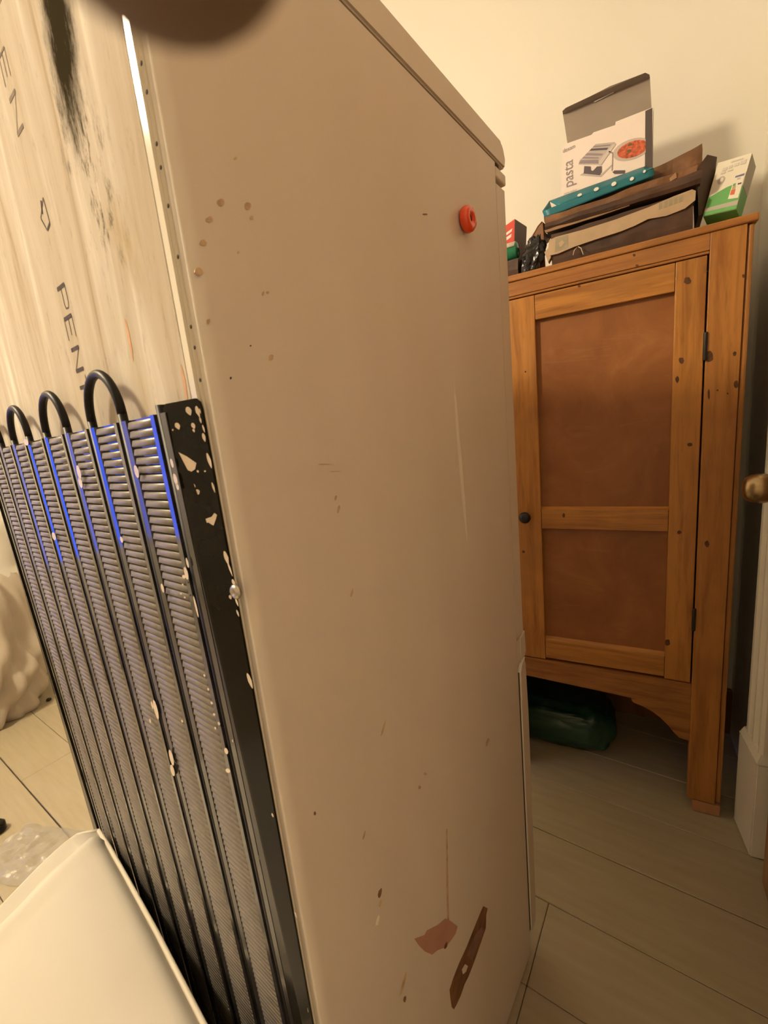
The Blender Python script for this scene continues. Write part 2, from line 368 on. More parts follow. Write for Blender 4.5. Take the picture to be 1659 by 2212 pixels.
mesh('plinth_bevel', [(0, 0, .264), (0, .112, .264), (.05, .112, .264), (.05, 0, .264), (.008, .005, .286), (.008, .106, .286), (.05, .106, .286), (.05, .005, .286)],
     [[0, 1, 5, 4], [1, 2, 6, 5], [2, 3, 7, 6], [3, 0, 4, 7], [4, 5, 6, 7], [3, 2, 1, 0]], M['trim'], arch)
struct(box('trim_2', (XR + .0, DY1, 0), (XR + T, DY1 + .022, DH + .02), M['trim'], None, .002))   # door lining
# door in the doorway, its brass knob reaching past the architrave
door = struct(empty('door_1', (.286, DY1 - .012, .006)))
box('door_leaf', (0, -(DY1 - DY0) + .016, 0), (.04, 0, DH - .02), M['doorwood'], door, .002)
kp = CAM + (on_plane(1641, 1055, (.2764, 1.136, 0), Vector((math.cos(R(5)), math.sin(R(5)), 0))) - CAM) * .845
kl = kp - Vector(door.location)
kd = lathe('door_knob', [(.004, -.026), (.013, -.0255), (.021, -.021), (.0265, -.012), (.0285, -.001), (.0275, .009), (.023, .020), (.016, .031), (.011, .040), (.010, .052), (.010, -kl.x - .006), (.024, -kl.x - .005), (.026, -kl.x)], M['brass'], door, 32, 'x', kl)

# ------------------------------------------------------------------ refrigerator
FB = Vector((-.2389, .2048, 0)); FA = R(8.45)
fr = empty('refrigerator', FB, -FA, 'yellowed white fridge freezer with black condenser grille on its stained back', 'refrigerator')
FW, FD, FH = .62, .512, 1.476
bm = bmesh.new(); add_box(bm, (-FW, 0, .03), (0, FD, FH))
ed = [e for e in bm.edges if abs(e.verts[0].co.y) < 1e-6 and abs(e.verts[1].co.y) < 1e-6]
bmesh.ops.bevel(bm, geom=ed, offset=.011, segments=6, affect='EDGES', profile=.5)
body = autosmooth(from_bm('body', bm, M['enamel'], fr), 50)
def flocal(px, py, x=0.0):      # pixel -> fridge side plane (y, z)
    n = Vector((math.cos(FA), -math.sin(FA), 0)); P = on_plane(px, py, FB + n * x, n) - FB
    return (P.dot(Vector((math.sin(FA), math.cos(FA), 0))), P.z)
def blocal(px, py, dl=0.0):     # pixel -> fridge back plane (x, z), dl proud of it
    n = Vector((math.sin(FA), math.cos(FA), 0)); P = on_plane(px, py, FB - n * dl, n) - FB
    return (P.dot(Vector((math.cos(FA), -math.sin(FA), 0))), P.z)
# rounded back rim and holes
rimw = .0185
bm = bmesh.new(); add_box(bm, (-.0205, -.0036, .05), (-.0095, .006, FH - .002))
bmesh.ops.bevel(bm, geom=list(bm.edges), offset=.0022, segments=4, affect='EDGES')
autosmooth(from_bm('back_rim', bm, M['rim'], fr), 60)
bm = bmesh.new(); add_box(bm, (-FW + .0095, -.0036, .05), (-FW + .0205, .006, FH - .002)); bmesh.ops.bevel(bm, geom=list(bm.edges), offset=.0022, segments=4, affect='EDGES')
autosmooth(from_bm('back_rim', bm, M['rim'], fr), 60)
bp = box('back_panel', (-FW + .022, -.0028, .28), (-.0212, .004, FH - .002), M['backpanel'], fr)
hole_me = None
for (px, py) in ((306, 137), (318, 199), (339, 311), (348, 362), (364, 445), (385, 555), (413, 706), (421, 751), (433, 821)):
    x, z = blocal(px, py, .004)
    h = lathe('screw_hole', [(.0013, 0), (.0013, -.0002)], M['blackhole'], fr, 10, 'y'); h.location = (x, -.0041, z)
# printed letters on the back, reading downwards
def stroke(bm, a, c2, wd_, y=-.0031):
    a = Vector((a[0], y, a[1])); c2 = Vector((c2[0], y, c2[1])); t = (c2 - a).normalized(); nn = Vector((t.z, 0, -t.x)) * wd_ / 2
    v = [bm.verts.new(p) for p in (a + nn, a - nn, c2 - nn, c2 + nn)]; bm.faces.new(v)
def letter(ch, xb, xt, z, adv, mat, thick=.0034, thin=.0010, name='printed_letter'):
    """letter turned a quarter turn clockwise: base at xb, top at xt, reading down from z"""
    bm = bmesh.new(); P = lambda u, v: (xb + (xt - xb) * v, z - adv * u)
    segs = {'P': [((0, 0), (0, 1), 1), ((0, 1), (.62, 1), 0), ((.62, 1), (.80, .88), 0), ((.80, .88), (.80, .58), 0), ((.80, .58), (.62, .47), 0), ((.62, .47), (0, .47), 0)],
            'E': [((0, 0), (0, 1), 1), ((0, 1), (.78, 1), 0), ((0, .52), (.66, .52), 0), ((0, 0), (.78, 0), 0)],
            'N': [((.06, 0), (.06, 1), 1), ((.06, 1), (.86, 0), 0), ((.86, 0), (.86, 1), 1)],
            'T': [((.0, 1), (.84, 1), 0), ((.42, 0), (.42, 1), 1)],
            'A': [((.0, 0), (.42, 1), 0), ((.42, 1), (.86, 0), 1), ((.16, .36), (.68, .36), 0)],
            'V': [((.1, .9), (.5, .02), 0), ((.5, .02), (.95, .5), 0), ((.95, .5), (.85, 1), 1), ((.1, .9), (.85, 1), 0), ((.1, .55), (.45, .35), 1)]}[ch]
    for a, c2, t in segs: stroke(bm, P(*a), P(*c2), thick if t else thin)
    return from_bm(name, bm, mat, fr)
z = 1.2705
for ch in 'PENTA':
    letter(ch, -.2092, -.1908, z, .0232, M['ink']); z -= .0254
letter('N', -.2175, -.2010, 1.4225, .031, M['ink_faint']); letter('E', -.2190, -.2030, 1.4520, .026, M['ink_faint'], .002)
letter('V', -.2094, -.1920, 1.3420, .027, M['ink'], .0024, .0011, 'printed_symbol')
for (px, py, rx, rz) in ((278, 735, .0035, .016), (397, 828, .0028, .013)):
    x, z = blocal(px, py, .003); bm = bmesh.new()
    vv = [bm.verts.new((x + rx * math.sin(q) * (.5 + .5 * math.cos(q / 2)), -.0030, z + rz * math.cos(q))) for q in [i * math.pi / 8 for i in range(16)]]; bm.faces.new(vv)
    from_bm('rust_stain', bm, plain('orange_stain', (.55, .28, .10), .5, var=.2, scale=60) if 'ost' not in M else M['ost'], fr)
# top cap with groove, hinge tab, doors
bm = bmesh.new(); pts = [(0, -.004, FH + .003), (0, .547, FH + .003)]
cp = [(-.003, FH + .0035), (.5495, FH + .0035), (.5495, FH + .014)]
for i in range(7):
    q = R(i * 15); cp.append((.5495 - .016 + .016 * math.cos(q), FH + .0175 + .017 * math.sin(q)))
cp += [(.02, FH + .0385), (-.003, FH + .034)]
topcap = prism('top_cap', [(0.0012, y, z) for y, z in cp], (-FW - .002, 0, 0), M['enamel'], fr, .0022); autosmooth(topcap, 35)
box('cap_groove', (-FW + .004, .003, FH - .001), (-.0025, FD + .02, FH + .005), M['gap'], fr)
box('hinge_tab', (-.05, FD + .001, FH - .0185), (.0005, .5525, FH - .0035), M['enamel'], fr, .0025)
def doorpart(name, z0, z1, y0, y1, x1=0.0):
    bm = bmesh.new(); add_box(bm, (-FW, y0, z0), (x1, y1, z1))
    ed = [e for e in bm.edges if abs(e.verts[0].co.y - y1) < 1e-5 or abs(e.verts[1].co.y - y1) < 1e-5]
    bmesh.ops.bevel(bm, geom=ed, offset=.006, segments=4, affect='EDGES'); return autosmooth(from_bm(name, bm, M['enamel'], fr), 40)
doorpart('upper_door', .722, FH - .021, FD + .0012, .5515)
box('upper_gasket', (-FW + .01, FD - .002, .69), (-.003, FD + .004, FH - .03), M['gap'], fr)
# handle moulding along the lower edge of the upper door
hp = [(FD + .017, .7215), (.5525, .7265), (.5545, .684), (.5480, .676), (FD + .0165, .679)]
prism('door_handle', [(.0008, y, z) for y, z in hp], (-FW, 0, 0), M['enamel'], fr, .0012)
hp = [(FD + .001, .7215), (FD + .0155, .7215), (FD + .0155, .675), (FD + .001, .675)]
prism('handle_inset', [(-.0002, y, z) for y, z in hp], (-FW, 0, 0), M['enamel'], fr)
lo = [(FD + .011, .655), (FD + .020, .6695), (.547, .6745), (.5535, .660), (.5565, .55), (.5545, .085), (.548, .05), (FD + .014, .05)]
autosmooth(prism('lower_door', [(.0, y, z) for y, z in lo], (-FW, 0, 0), M['enamel'], fr, .002), 40)
lt = [(FD + .0105, .600), (FD + .0105, .6555), (FD + .0195, .6705), (.546, .6755), (.546, .673), (FD + .0205, .668), (FD + .0130, .655), (FD + .0130, .600)]
prism('door_edge_trim', [(.0012, y, z) for y, z in lt], (-.006, 0, 0), M['gasket'], fr)
box('door_edge_trim', (-.004, FD + .0100, .06), (.0006, FD + .0128, .600), M['gasket'], fr)
box('lower_gasket', (-FW + .01, FD - .002, .06), (-.0015, FD + .0105, .655), M['gap'], fr)
box('kick_plate', (-FW + .004, .02, .004), (-.002, FD - .002, .032), M['enamel'], fr)
for (x, y) in ((-.05, .05), (-FW + .05, .05), (-.05, FD - .05), (-FW + .05, FD - .05)):
    lathe('levelling_foot', [(.016, -.004), (.016, .004)], M['iron'], fr, 14, 'z', (x, y, .004))
# worn patches and scratches on the side
def sidepatch(name, pix, mat, lift=.0004, jit=0.0):
    pts = []
    for (px, py) in pix:
        y, z = flocal(px, py); pts.append((lift, y, z))
    return prism(name, pts, (-.0006 - lift, 0, 0), mat, fr)
def ell(cx, cy, rx, ry, rot=0, n=10, rough_=.2):
    out = []
    for i in range(n):
        q = 2 * math.pi * i / n; k = 1 + random.uniform(-rough_, rough_); u, v = rx * k * math.cos(q), ry * k * math.sin(q)
        out.append((cx + u * math.cos(rot) - v * math.sin(rot), cy + u * math.sin(rot) + v * math.cos(rot)))
    return out
sidepatch('pink_patch', [(895, 2028), (917, 2020), (922, 2010), (946, 1998), (962, 1984), (972, 1989), (988, 2001), (984, 2016), (975, 2030), (962, 2046), (945, 2052), (933, 2062), (917, 2055), (905, 2043)], M['pink'])
sidepatch('rust_streak', [(1044, 1957), (1053, 1962), (1050, 1976), (1049, 2005), (1037, 2040), (1025, 2075), (1012, 2108), (1003, 2126), (995, 2150), (986, 2170), (980, 2180), (976, 2176), (973, 2158), (971, 2138), (980, 2110), (992, 2080), (1008, 2045), (1022, 2010), (1036, 1975)], M['rust'])
sidepatch('bare_patch', [(1040, 2000), (1044, 2010), (1030, 2045), (1018, 2075), (1009, 2062), (1014, 2045), (1026, 2018)], M['rustlight'], .0008)
sidepatch('bare_patch', [(1004, 2082), (1010, 2086), (1006, 2098), (999, 2104), (997, 2094)], M['enamel'], .0008)
random.seed(11)
for (cx, cy, rx, ry, mt) in ((476, 437, 8, 8, 'chip'), (451, 475, 7, 7, 'chip'), (438, 525, 8, 8, 'chip'), (429, 586, 9, 8, 'chip'), (534, 444, 7, 8, 'chip'), (543, 470, 4, 4, 'chip'), (508, 342, 3, 4, 'chip'), (450, 694, 3, 6, 'chip'), (585, 772, 5, 7, 'chip'), (578, 632, 3, 3, 'chip'), (568, 634, 3, 5, 'chip'), (515, 545, 3, 3, 'chip'),
        (820, 1930, 3, 11, 'chipdark'), (821, 1952, 2, 9, 'chip'), (870, 2128, 3, 26, 'chip'), (874, 2158, 3, 8, 'chipdark'), (963, 2042, 3, 8, 'rust'), (1053, 1603, 3, 9, 'chip'), (918, 463, 5, 1.6, 'chipdark'), (541, 747, 1.5, 1.5, 'blackhole'), (498, 817, 1.8, 2.5, 'blackhole'), (731, 1100, 2.5, 9, 'chip'), (725, 1075, 2, 6, 'chip'), (703, 1003, 16, 1.2, 'chip'), (725, 1018, 12, 1.2, 'chip'), (760, 1280, 2, 9, 'chip'), (680, 1757, 2.5, 4, 'chipdark'), (816, 1988, 2.5, 12, 'gasket'), (918, 1672, 4, 3, 'chip'), (906, 1700, 3, 4, 'chip'), (786, 1805, 1.6, 10, 'chip'), (828, 1572, 1.6, 18, 'chip')):
    sidepatch('paint_chip', ell(cx, cy, rx, ry, .25 if ry > rx else 0, 9), M[mt])
sidepatch('scratch', [(966, 1790), (968, 1900), (970, 1988), (966, 1992), (964, 1900), (964, 1790)], M['chip'], .0003)
# long shallow dents pressed into the side (raised creases)
for (pa, pb_, w_) in (((980, 818), (1010, 1178), .006),):
    (ya, za), (yb, zb) = flocal(*pa), flocal(*pb_); n = 24; vv = []; ff = []
    for i in range(n + 1):
        t = i / n; k = math.sin(math.pi * t) ** .5; y, z = ya + (yb - ya) * t, za + (zb - za) * t
        for j in range(7):
            s = (j - 3) / 3; vv.append((.0001 + -.0 + .0028 * k * (math.cos(s * math.pi) + 1) / 2, y + s * w_ * max(k, .05), z))
    for i in range(n):
        for j in range(6): ff.append([i * 7 + j, i * 7 + j + 1, (i + 1) * 7 + j + 1, (i + 1) * 7 + j])
    mesh('crease', vv, ff, M['enamel'], fr, True)

# condenser grille on the back
ZT, ZB = 1.149, .30
def cdl(z): return .0065 + .008 * (z - .6) / .55        # how far the grille stands proud
def cpt(x, z, out=0.0): return Vector((x, -cdl(z) - out, z))
TX = [-.044 - .0635 * k for k in range(9)]
NS = 24
def ribbon(name, x0, x1, o0, o1, mat, th=.0012, ztop=ZT, zbot=ZB):
    a0, a1 = cpt(x0, ztop, o0), cpt(x1, ztop, o1); b0, b1 = cpt(x0, zbot, o0), cpt(x1, zbot, o1); d = Vector((0, th, 0))
    return mesh(name, [a0, a1, b1, b0, a0 + d, a1 + d, b1 + d, b0 + d], [[0, 1, 2, 3], [7, 6, 5, 4], [0, 4, 5, 1], [1, 5, 6, 2], [2, 6, 7, 3], [3, 7, 4, 0]], mat)
# the pressed sheet: one folded profile with a channel at each tube
px_ = []
for k, x in enumerate(TX):
    px_ += [(x + .0112, .0020), (x + .0052, .0024), (x + .0044, -.0042), (x - .0044, -.0042), (x - .0052, .0024), (x - .0112, .0020)]
    if k < 8: px_ += [(x - .0120, -.0020), (TX[k + 1] + .0120, -.0020)]
vv = []; ff = []
for i in range(2):
    zz = (ZT - .004, ZB)[i]
    for (x, o_) in px_: vv.append(cpt(x, zz, o_))
n = len(px_)
ff = [[j, j + 1, n + j + 1, n + j] for j in range(n - 1)]
cond = mesh('condenser', vv, ff, M['sheet'], fr)
sol = cond.modifiers.new('thickness', 'SOLIDIFY'); sol.thickness = .0008; sol.offset = 0
for x in TX:
    tube('condenser_tube', [cpt(x, ZT + .002, -.0014), cpt(x, ZB, -.0014)], .0036, M['tubeblack'], cond, 12)
for k in (0,): pass
for k in (1, 3, 5, 7):
    xa, xb = TX[k], TX[k + 1]; c_ = (xa + xb) / 2; r_ = (xa - xb) / 2
    tube('tube_bend', [cpt(c_ + r_ * math.cos(R(q)), ZT + .0015 + r_ * 1.12 * math.sin(R(q)), -.0014) for q in range(0, 181, 10)], .0036, M['tubeblack'], cond, 12)
# louvers: shared mesh, tilted slats with rounded ends
LW = .0405; LP = .0068
lv = []; lf = []
prof_l = [(-.0010, .0031), (.0008, .0024), (.0019, -.0020), (.0004, -.0029)]      # (out, dz)
for (xx, kk) in ((-LW / 2, .35), (-LW / 2 + .0018, 1), (LW / 2 - .0018, 1), (LW / 2, .35)):
    for (o_, dz) in prof_l: lv.append((xx, -o_ * kk - (1 - kk) * (-.0012), dz * (.6 + .4 * kk)))
for i in range(3):
    for j in range(3): lf.append([i * 4 + j, (i + 1) * 4 + j, (i + 1) * 4 + j + 1, i * 4 + j + 1])
lme = bpy.data.meshes.new('louver'); lme.from_pydata(lv, [], lf); lme.update(); lme.materials.append(M['louver'])
for p in lme.polygons: p.use_smooth = True
locs = []
for k in range(8):
    xc = (TX[k] + TX[k + 1]) / 2; zz = ZT - .0085
    while zz > ZB + .004:
        locs.append(cpt(xc, zz, .0006)); zz -= LP
camloc = Vector((.2664, -.1675, HC))
locs.sort(key=lambda p: (p - camloc).length if p.z > .56 else 9)
for p in locs[:300]:
    o = bpy.data.objects.new('louver', lme); COL.objects.link(o); o.parent = cond; o.location = p
vv = []; ff = []
for p in locs[300:]:
    b0 = len(vv); vv += [Vector(v) + p for v in lv]; ff += [[i + b0 for i in f] for f in lf]
o = mesh('louvers', vv, ff, M['louver'], cond, True); o['kind'] = 'stuff'
# black side plates
def plate(name, xa, oa, xb, zt, zb, parent):
    # from (xa, proud by oa) to (xb, flush); rounded top corners
    pts = []
    for (x, z, o_) in ((xa, zb, 1), (xa, zt - .003, 1), (xa - (xa - xb) * .1, zt, .92), (xb + (xa - xb) * .12, zt + .001, .12), (xb + (xa - xb) * .03, zt - .0015, .03), (xb, zt - .006, 0), (xb, zb, 0)):
        pts.append(Vector((x, -.0045 - (cdl(z) + .002 - .0045) * o_, z)))
    return pts
pl_ = plate('p', -.0350, 1, -.0075, ZT + .0015, .28, None)
mp = prism('mounting_plate', pl_, (0, .0015, 0), M['blackgloss'], cond)
pl2 = [(p.x * -1 - FW, p.y, p.z) for p in pl_]
prism('mounting_plate', [(-FW + .0075 + (-.0075 - p.x), p.y, p.z) for p in pl_], (0, .0015, 0), M['blackgloss'], cond)
def plate_y(x, z):
    t = max(0, min(1, (-.0075 - x) / .0275)); return -.0045 - (cdl(z) - .0025) * t
def plate_pt(px, py):
    x, z = blocal(px, py, .008)
    for _ in range(4): x, z = blocal(px, py, -plate_y(x, z))
    return x, z
sx, sz = plate_pt(512, 1277)
sc = lathe('screw', [(.0058, 0), (.0058, -.0012), (.0045, -.0030), (.0022, -.0036), (.0018, -.0026), (.0004, -.0026)], M['steel'], cond, 18, 'y', (sx, plate_y(sx, sz) - .0002, sz))
bm = bmesh.new(); random.seed(21)
def splash(pix, out=.0006):
    vs2 = []
    for (px, py) in pix:
        x, z = plate_pt(px, py); vs2.append(bm.verts.new((x, plate_y(x, z) - out, z)))
    try: bm.faces.new(vs2)
    except Exception: pass
def drop(px, py, w_, l_, rot=-.35, tail=1):
    out = []
    for i in range(12):
        q = 2 * math.pi * i / 12; u = w_ * math.sin(q) * (1 - .55 * max(0, -math.cos(q)) * tail); v = -l_ * math.cos(q)
        out.append((px + u * math.cos(rot) - v * math.sin(rot), py + u * math.sin(rot) + v * math.cos(rot)))
    splash(out[::-1])
splash([(391, 973), (397, 976), (410, 985), (427, 1000), (425, 1013), (419, 1018), (405, 1010), (394, 996), (388, 984)])
splash([(428, 1100), (433, 1104), (437, 1112), (447, 1120), (458, 1116), (463, 1108), (469, 1112), (466, 1122), (462, 1135), (457, 1132), (452, 1128), (446, 1130), (440, 1120), (432, 1113)])
for (x, y, a, l_) in ((410, 888, 5, 10), (427, 890, 4.5, 14), (433, 888, 2, 6), (393, 920, 4, 8), (419, 920, 3.5, 7), (385, 928, 2.5, 2.5), (420, 930, 2, 4), (441, 945, 5, 10), (433, 908, 3, 7), (441, 926, 2.5, 9), (453, 995, 4.5, 18), (423, 1050, 4, 7), (431, 1062, 4, 6), (462, 1053, 3, 12), (430, 1018, 2, 3), (443, 1018, 2, 2), (434, 1118, 3, 4), (490, 1205, 5, 16), (498, 1228, 2, 18), (473, 1268, 3, 10), (506, 1258, 3, 8), (498, 1290, 3, 5), (513, 1300, 2, 10), (515, 1324, 2, 8),
        (500, 1465, 2.5, 9), (541, 1470, 4, 18), (530, 1550, 1.5, 8), (541, 1592, 4, 8), (520, 1643, 5, 12), (550, 1700, 5, 9), (549, 1745, 6, 9), (554, 1762, 6, 12), (583, 1790, 4, 14), (549, 1790, 3, 18), (600, 1880, 3, 9), (610, 1960, 2, 6), (613, 1972, 1.5, 8), (640, 1975, 1.5, 7), (627, 1996, 2, 3), (560, 1850, 2, 6), (590, 1760, 2, 5), (535, 1530, 2, 4), (505, 1600, 2, 4), (556, 1640, 2, 4), (525, 1560, 1.5, 3)):
    drop(x, y, a, l_)
drop(648, 2184, 6, 13, .9, .3); drop(662, 2178, 4, 9, -.6)
o = from_bm('paint_splashes', bm, M['splash'], cond); o['kind'] = 'stuff'
bm = bmesh.new()
def tdrop(px, py, w_, l_, out):
    pts = []
    for i in range(10):
        q = 2 * math.pi * i / 10; x, z = blocal(px + w_ * math.sin(q) - .22 * l_ * math.cos(q) * -1, py - l_ * math.cos(q) * -1, .012 + out)
        pts.append(bm.verts.new((x, -cdl(z) - out, z)))
    bm.faces.new(pts)
for (x, y, a, l_, o_) in ((175, 1020, 4, 16, .0045), (178, 1042, 4, 12, .0045), (300, 1018, 4.5, 14, .0045), (118, 1158, 4, 9, .0045), (377, 1000, 3, 10, .0045), (384, 1035, 4, 13, .0045), (388, 1050, 3, 8, .0045), (407, 1215, 2.5, 11, .0045), (404, 1238, 4, 14, .0045), (399, 1245, 4, 4, .0045), (424, 1310, 2, 24, .0045), (396, 1262, 2, 2, .0045), (392, 1282, 2, 2, .0045), (400, 1290, 2, 2, .0045), (352, 1270, 3, 10, .0045), (333, 1535, 4, 22, .0045), (325, 1525, 2, 9, .0045), (320, 1560, 2, 5, .0045), (455, 1520, 2.5, 3, .0045), (460, 1545, 2.5, 3, .0045), (470, 1565, 2.5, 4, .0045), (462, 1575, 2, 3, .0045), (485, 1625, 4, 7, .0045), (488, 1668, 5, 5, .0045), (365, 1640, 4, 18, .0045), (367, 1668, 4, 13, .0045), (390, 1560, 2, 3, .0045), (440, 1460, 2, 3, .0045), (448, 1490, 2, 3, .0045), (265, 1165, 3, 7, .0045), (62, 955, 5, 7, .0045)):
    tdrop(x, y, a, l_, o_)
o = from_bm('paint_specks', bm, M['splash'], cond); o['kind'] = 'stuff'

# red round magnet on the fridge side
yy, zz = flocal(1000, 478, .0)
mg = empty('fridge_magnet', FB + Vector((math.cos(FA) * .0005, -math.sin(FA) * .0005, 0)) + Vector((math.sin(FA), math.cos(FA), 0)) * yy + Vector((0, 0, zz)), -FA, 'shiny red ring shaped magnet stuck on the side of the fridge', 'magnet')
rp = [(.0105, .000), (.0145, .002), (.0155, .005), (.0150, .0095), (.0125, .0125), (.0085, .0130), (.0050, .0120), (.0040, .0100)]
lathe('ring', [(r, h) for r, h in rp], M['red'], mg, 32, 'x')
lathe('centre_hole', [(.0038, .0102), (.0038, .0106)], M['hole'], mg, 16, 'x')

# ------------------------------------------------------------------ pine cupboard
CY = 1.234
cb = empty('pine_cupboard', (0, CY, 0), 0, 'honey coloured pine cupboard with one panelled door and arched apron', 'cupboard')
XA, XB = -.345, .2215
def cbox(name, x0, x1, z0, z1, y0, y1, mat, parent=cb, bev=.0015): return box(name, (x0, y0, z0), (x1, y1, z1), mat, parent, bev)
CD_ = .365
cbox('front_stile', .160, XB, .036, 1.452, 0, .022, M['pine_stile'])
cbox('front_stile', XA, -.277, .001, 1.452, 0, .022, M['pine_stile'])
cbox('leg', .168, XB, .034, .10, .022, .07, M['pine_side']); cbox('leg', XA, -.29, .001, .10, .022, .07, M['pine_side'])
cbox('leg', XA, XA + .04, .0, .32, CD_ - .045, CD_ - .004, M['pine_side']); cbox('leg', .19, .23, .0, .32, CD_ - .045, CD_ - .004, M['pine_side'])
cbox('edge_bead', XB + .0015, XB + .0125, .040, 1.452, .004, .03, M['pine_stile'], cb, .004)
cbox('side_panel', XB + .0005, XB + .015, .045, 1.45, .028, CD_, M['pine_side']); cbox('side_panel', XA - .008, XA, .04, 1.45, .004, CD_, M['pine_side'])
cbox('top_rail', -.277, .1600, 1.418, 1.452, .0, .022, M['pine_rail'])
cbox('rail_bead', -.277, .1600, 1.412, 1.418, .002, .022, M['pine_rail'], cb, .002)
cbox('top_board', XA - .01, XB + .0175, 1.4525, 1.468, -.004, CD_, M['pine_rail'], cb, .003)
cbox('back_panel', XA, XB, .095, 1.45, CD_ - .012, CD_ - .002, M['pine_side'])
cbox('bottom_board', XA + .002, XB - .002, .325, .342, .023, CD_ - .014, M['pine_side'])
# apron with the arched corner
ap = [(-.277, .3835), (.1600, .3835), (.1600, .213), (.1375, .216)]
arc = [(1468, 1595), (1456, 1583), (1443, 1567), (1428, 1552), (1410, 1538), (1392, 1527), (1369, 1519)]
for (a_, c_) in arc[1:]:
    p = aty(a_, c_, CY); ap.append((p.x, p.z))
ap += [(.0255, .300), (.0250, .312)] + [(-.06, .314), (-.15, .317), (-.277, .3205)]
prism('apron', [(x, 0.001, z) for x, z in ap], (0, .02, 0), M['pine_apron'], cb, .0012)
dr = empty('door', (0, 0, 0)); dr.parent = cb
dl, drt, db, dt = -.2745, .1565, .3865, 1.4095
sl, sr = -.2005, .1000
box('stile', (dl, .002, db), (sl, .024, dt), M['pine_v'], dr, .0015); box('stile', (sr, .002, db), (drt, .024, dt), M['pine_v'], dr, .0015)
box('rail', (sl + .0008, .003, 1.350), (sr - .0008, .023, dt), M['pine_h'], dr, .0015)
box('rail', (sl + .0008, .003, .793), (sr - .0008, .023, .848), M['pine_h'], dr, .0015)
box('rail', (sl + .0008, .003, .396 - .0045), (sr - .0008, .023, .452), M['pine_h'], dr, .0015)
# sloping dust ledges at the foot of each panel
for z0 in (.848, .452):
    mesh('ledge', [(sl, .0035, z0 - .001), (sr, .0035, z0 - .001), (sr, .0165, z0 + .007), (sl, .0165, z0 + .007), (sl, .0165, z0 - .001), (sr, .0165, z0 - .001)], [[0, 1, 2, 3], [0, 3, 4], [1, 5, 2], [0, 4, 5, 1], [3, 2, 5, 4]], M['pine_h'], dr)
box('panel', (sl - .004, .0155, .84), (sr + .004, .0215, 1.356), M['panel'], dr); box('panel', (sl - .004, .0155, .445), (sr + .004, .0215, .80), M['panel'], dr)
for zc in (1.222, .566):
    h = lathe('hinge', [(.0038, -.030), (.0042, -.028), (.0042, .028), (.0038, .030)], M['iron'], dr, 12, 'z', (.1585, -.001, zc))
kq = aty(1137, 1118, CY - .02)
lathe('knob', [(.004, -.034), (.013, -.032), (.0165, -.024), (.0145, -.016), (.008, -.010), (.007, .002)], M['iron'], dr, 24, 'y', (kq.x - .004, 0, kq.z))
# dark knots in the pine
M['knot'] = plain('dark_pine_knot', (.085, .032, .010), .5, var=.4, scale=120)
M['smoke'] = plain('worn_dark_pine', (.16, .065, .018), .45, var=.3, scale=60)
random.seed(5)
for (px, py, rx, ry, par) in ((1485, 606, 8, 7, dr), (1472, 779, 6, 7, dr), (1463, 820, 4, 7, dr), (1490, 960, 6, 4, dr), (1442, 1388, 6, 7, dr), (1467, 1150, 5, 4, dr), (1251, 618, 3, 3, dr), (1218, 1113, 3, 5, dr), (1135, 803, 2, 2, dr), (1131, 1192, 3, 3, dr), (1533, 770, 8, 12, cb), (1587, 764, 4, 5, cb), (1590, 830, 5, 8, cb), (1531, 852, 2.5, 11, cb), (1550, 843, 2, 2, cb), (1572, 850, 2, 2, cb), (1527, 1175, 5, 7, cb), (1376, 574, 4, 3, cb), (1503, 505, 4, 2.5, cb), (1370, 551, 3, 3, cb), (1606, 596, 3, 4, cb)):
    yk = CY - .0003 if par is cb else CY + .0016
    if py in (618, 1113): yk = CY + .0026
    prism('knot', [Vector(aty(a_, c_, yk)) - Vector((0, CY, 0)) for a_, c_ in ell(px, py, rx, ry, 0, 12, .15)], (0, .0006, 0), M['knot'], par)
# packing block under the leg
wb = prism('wooden_block', [(.1725, CY - .0015, .0005), (.2335, CY + .0015, .0005), (.2335, CY + .050, .0005), (.1725, CY + .047, .0005)], (0, 0, .033), M['wedge'], None, .0012)
tag(wb, 'small pinkish softwood block wedged under the front leg of the cupboard', 'block')

# ------------------------------------------------------------------ things on top of the cupboard
TOPZ = 1.4685
def fp(px, py, o): return aty(px, py, CY + o)
# flat parcel with cream tape along its long edge
pz0 = TOPZ
parcel = empty('flat_parcel', (0, CY + .014, TOPZ), 0, 'flat brown cardboard parcel with a strip of cream tape along its edge', 'parcel')
def lump_slab(name, x0, x1, y0, y1, zf0, zf1, mat, parent, amp=.004, nx=26, ny=10, nz=6, seed=0, sag=None):
    """crumpled slab; zf0/zf1: functions (u) -> bottom / top height along the length"""
    bm = bmesh.new(); grid = {}
    def P(u, v, t):
        x = x0 + (x1 - x0) * u; y = y0 + (y1 - y0) * v; z = zf0(u) + (zf1(u) - zf0(u)) * t
        q = Vector((x * 22 + seed, y * 22, z * 30)); d = noise.noise_vector(q) * amp
        if t == 0: d.z = 0
        bulge = (1 - (2 * t - 1) ** 2) * .004
        if v == 0: y -= bulge
        return Vector((x + d.x, y + d.y, z + d.z))
    def quad(fn, a, c2):
        vs2 = [[bm.verts.new(fn(i / a, j / c2)) for j in range(c2 + 1)] for i in range(a + 1)]
        for i in range(a):
            for j in range(c2): bm.faces.new((vs2[i][j], vs2[i + 1][j], vs2[i + 1][j + 1], vs2[i][j + 1]))
    quad(lambda s, t: P(s, 0, t), nx, nz); quad(lambda s, t: P(s, 1, t), nx, nz); quad(lambda s, t: P(s, t, 1), nx, ny); quad(lambda s, t: P(s, t, 0), nx, ny)
    quad(lambda s, t: P(0, s, t), ny, nz); quad(lambda s, t: P(1, s, t), ny, nz)
    bmesh.ops.remove_doubles(bm, verts=bm.verts, dist=1e-5)
    return from_bm(name, bm, mat, parent, smooth=False)
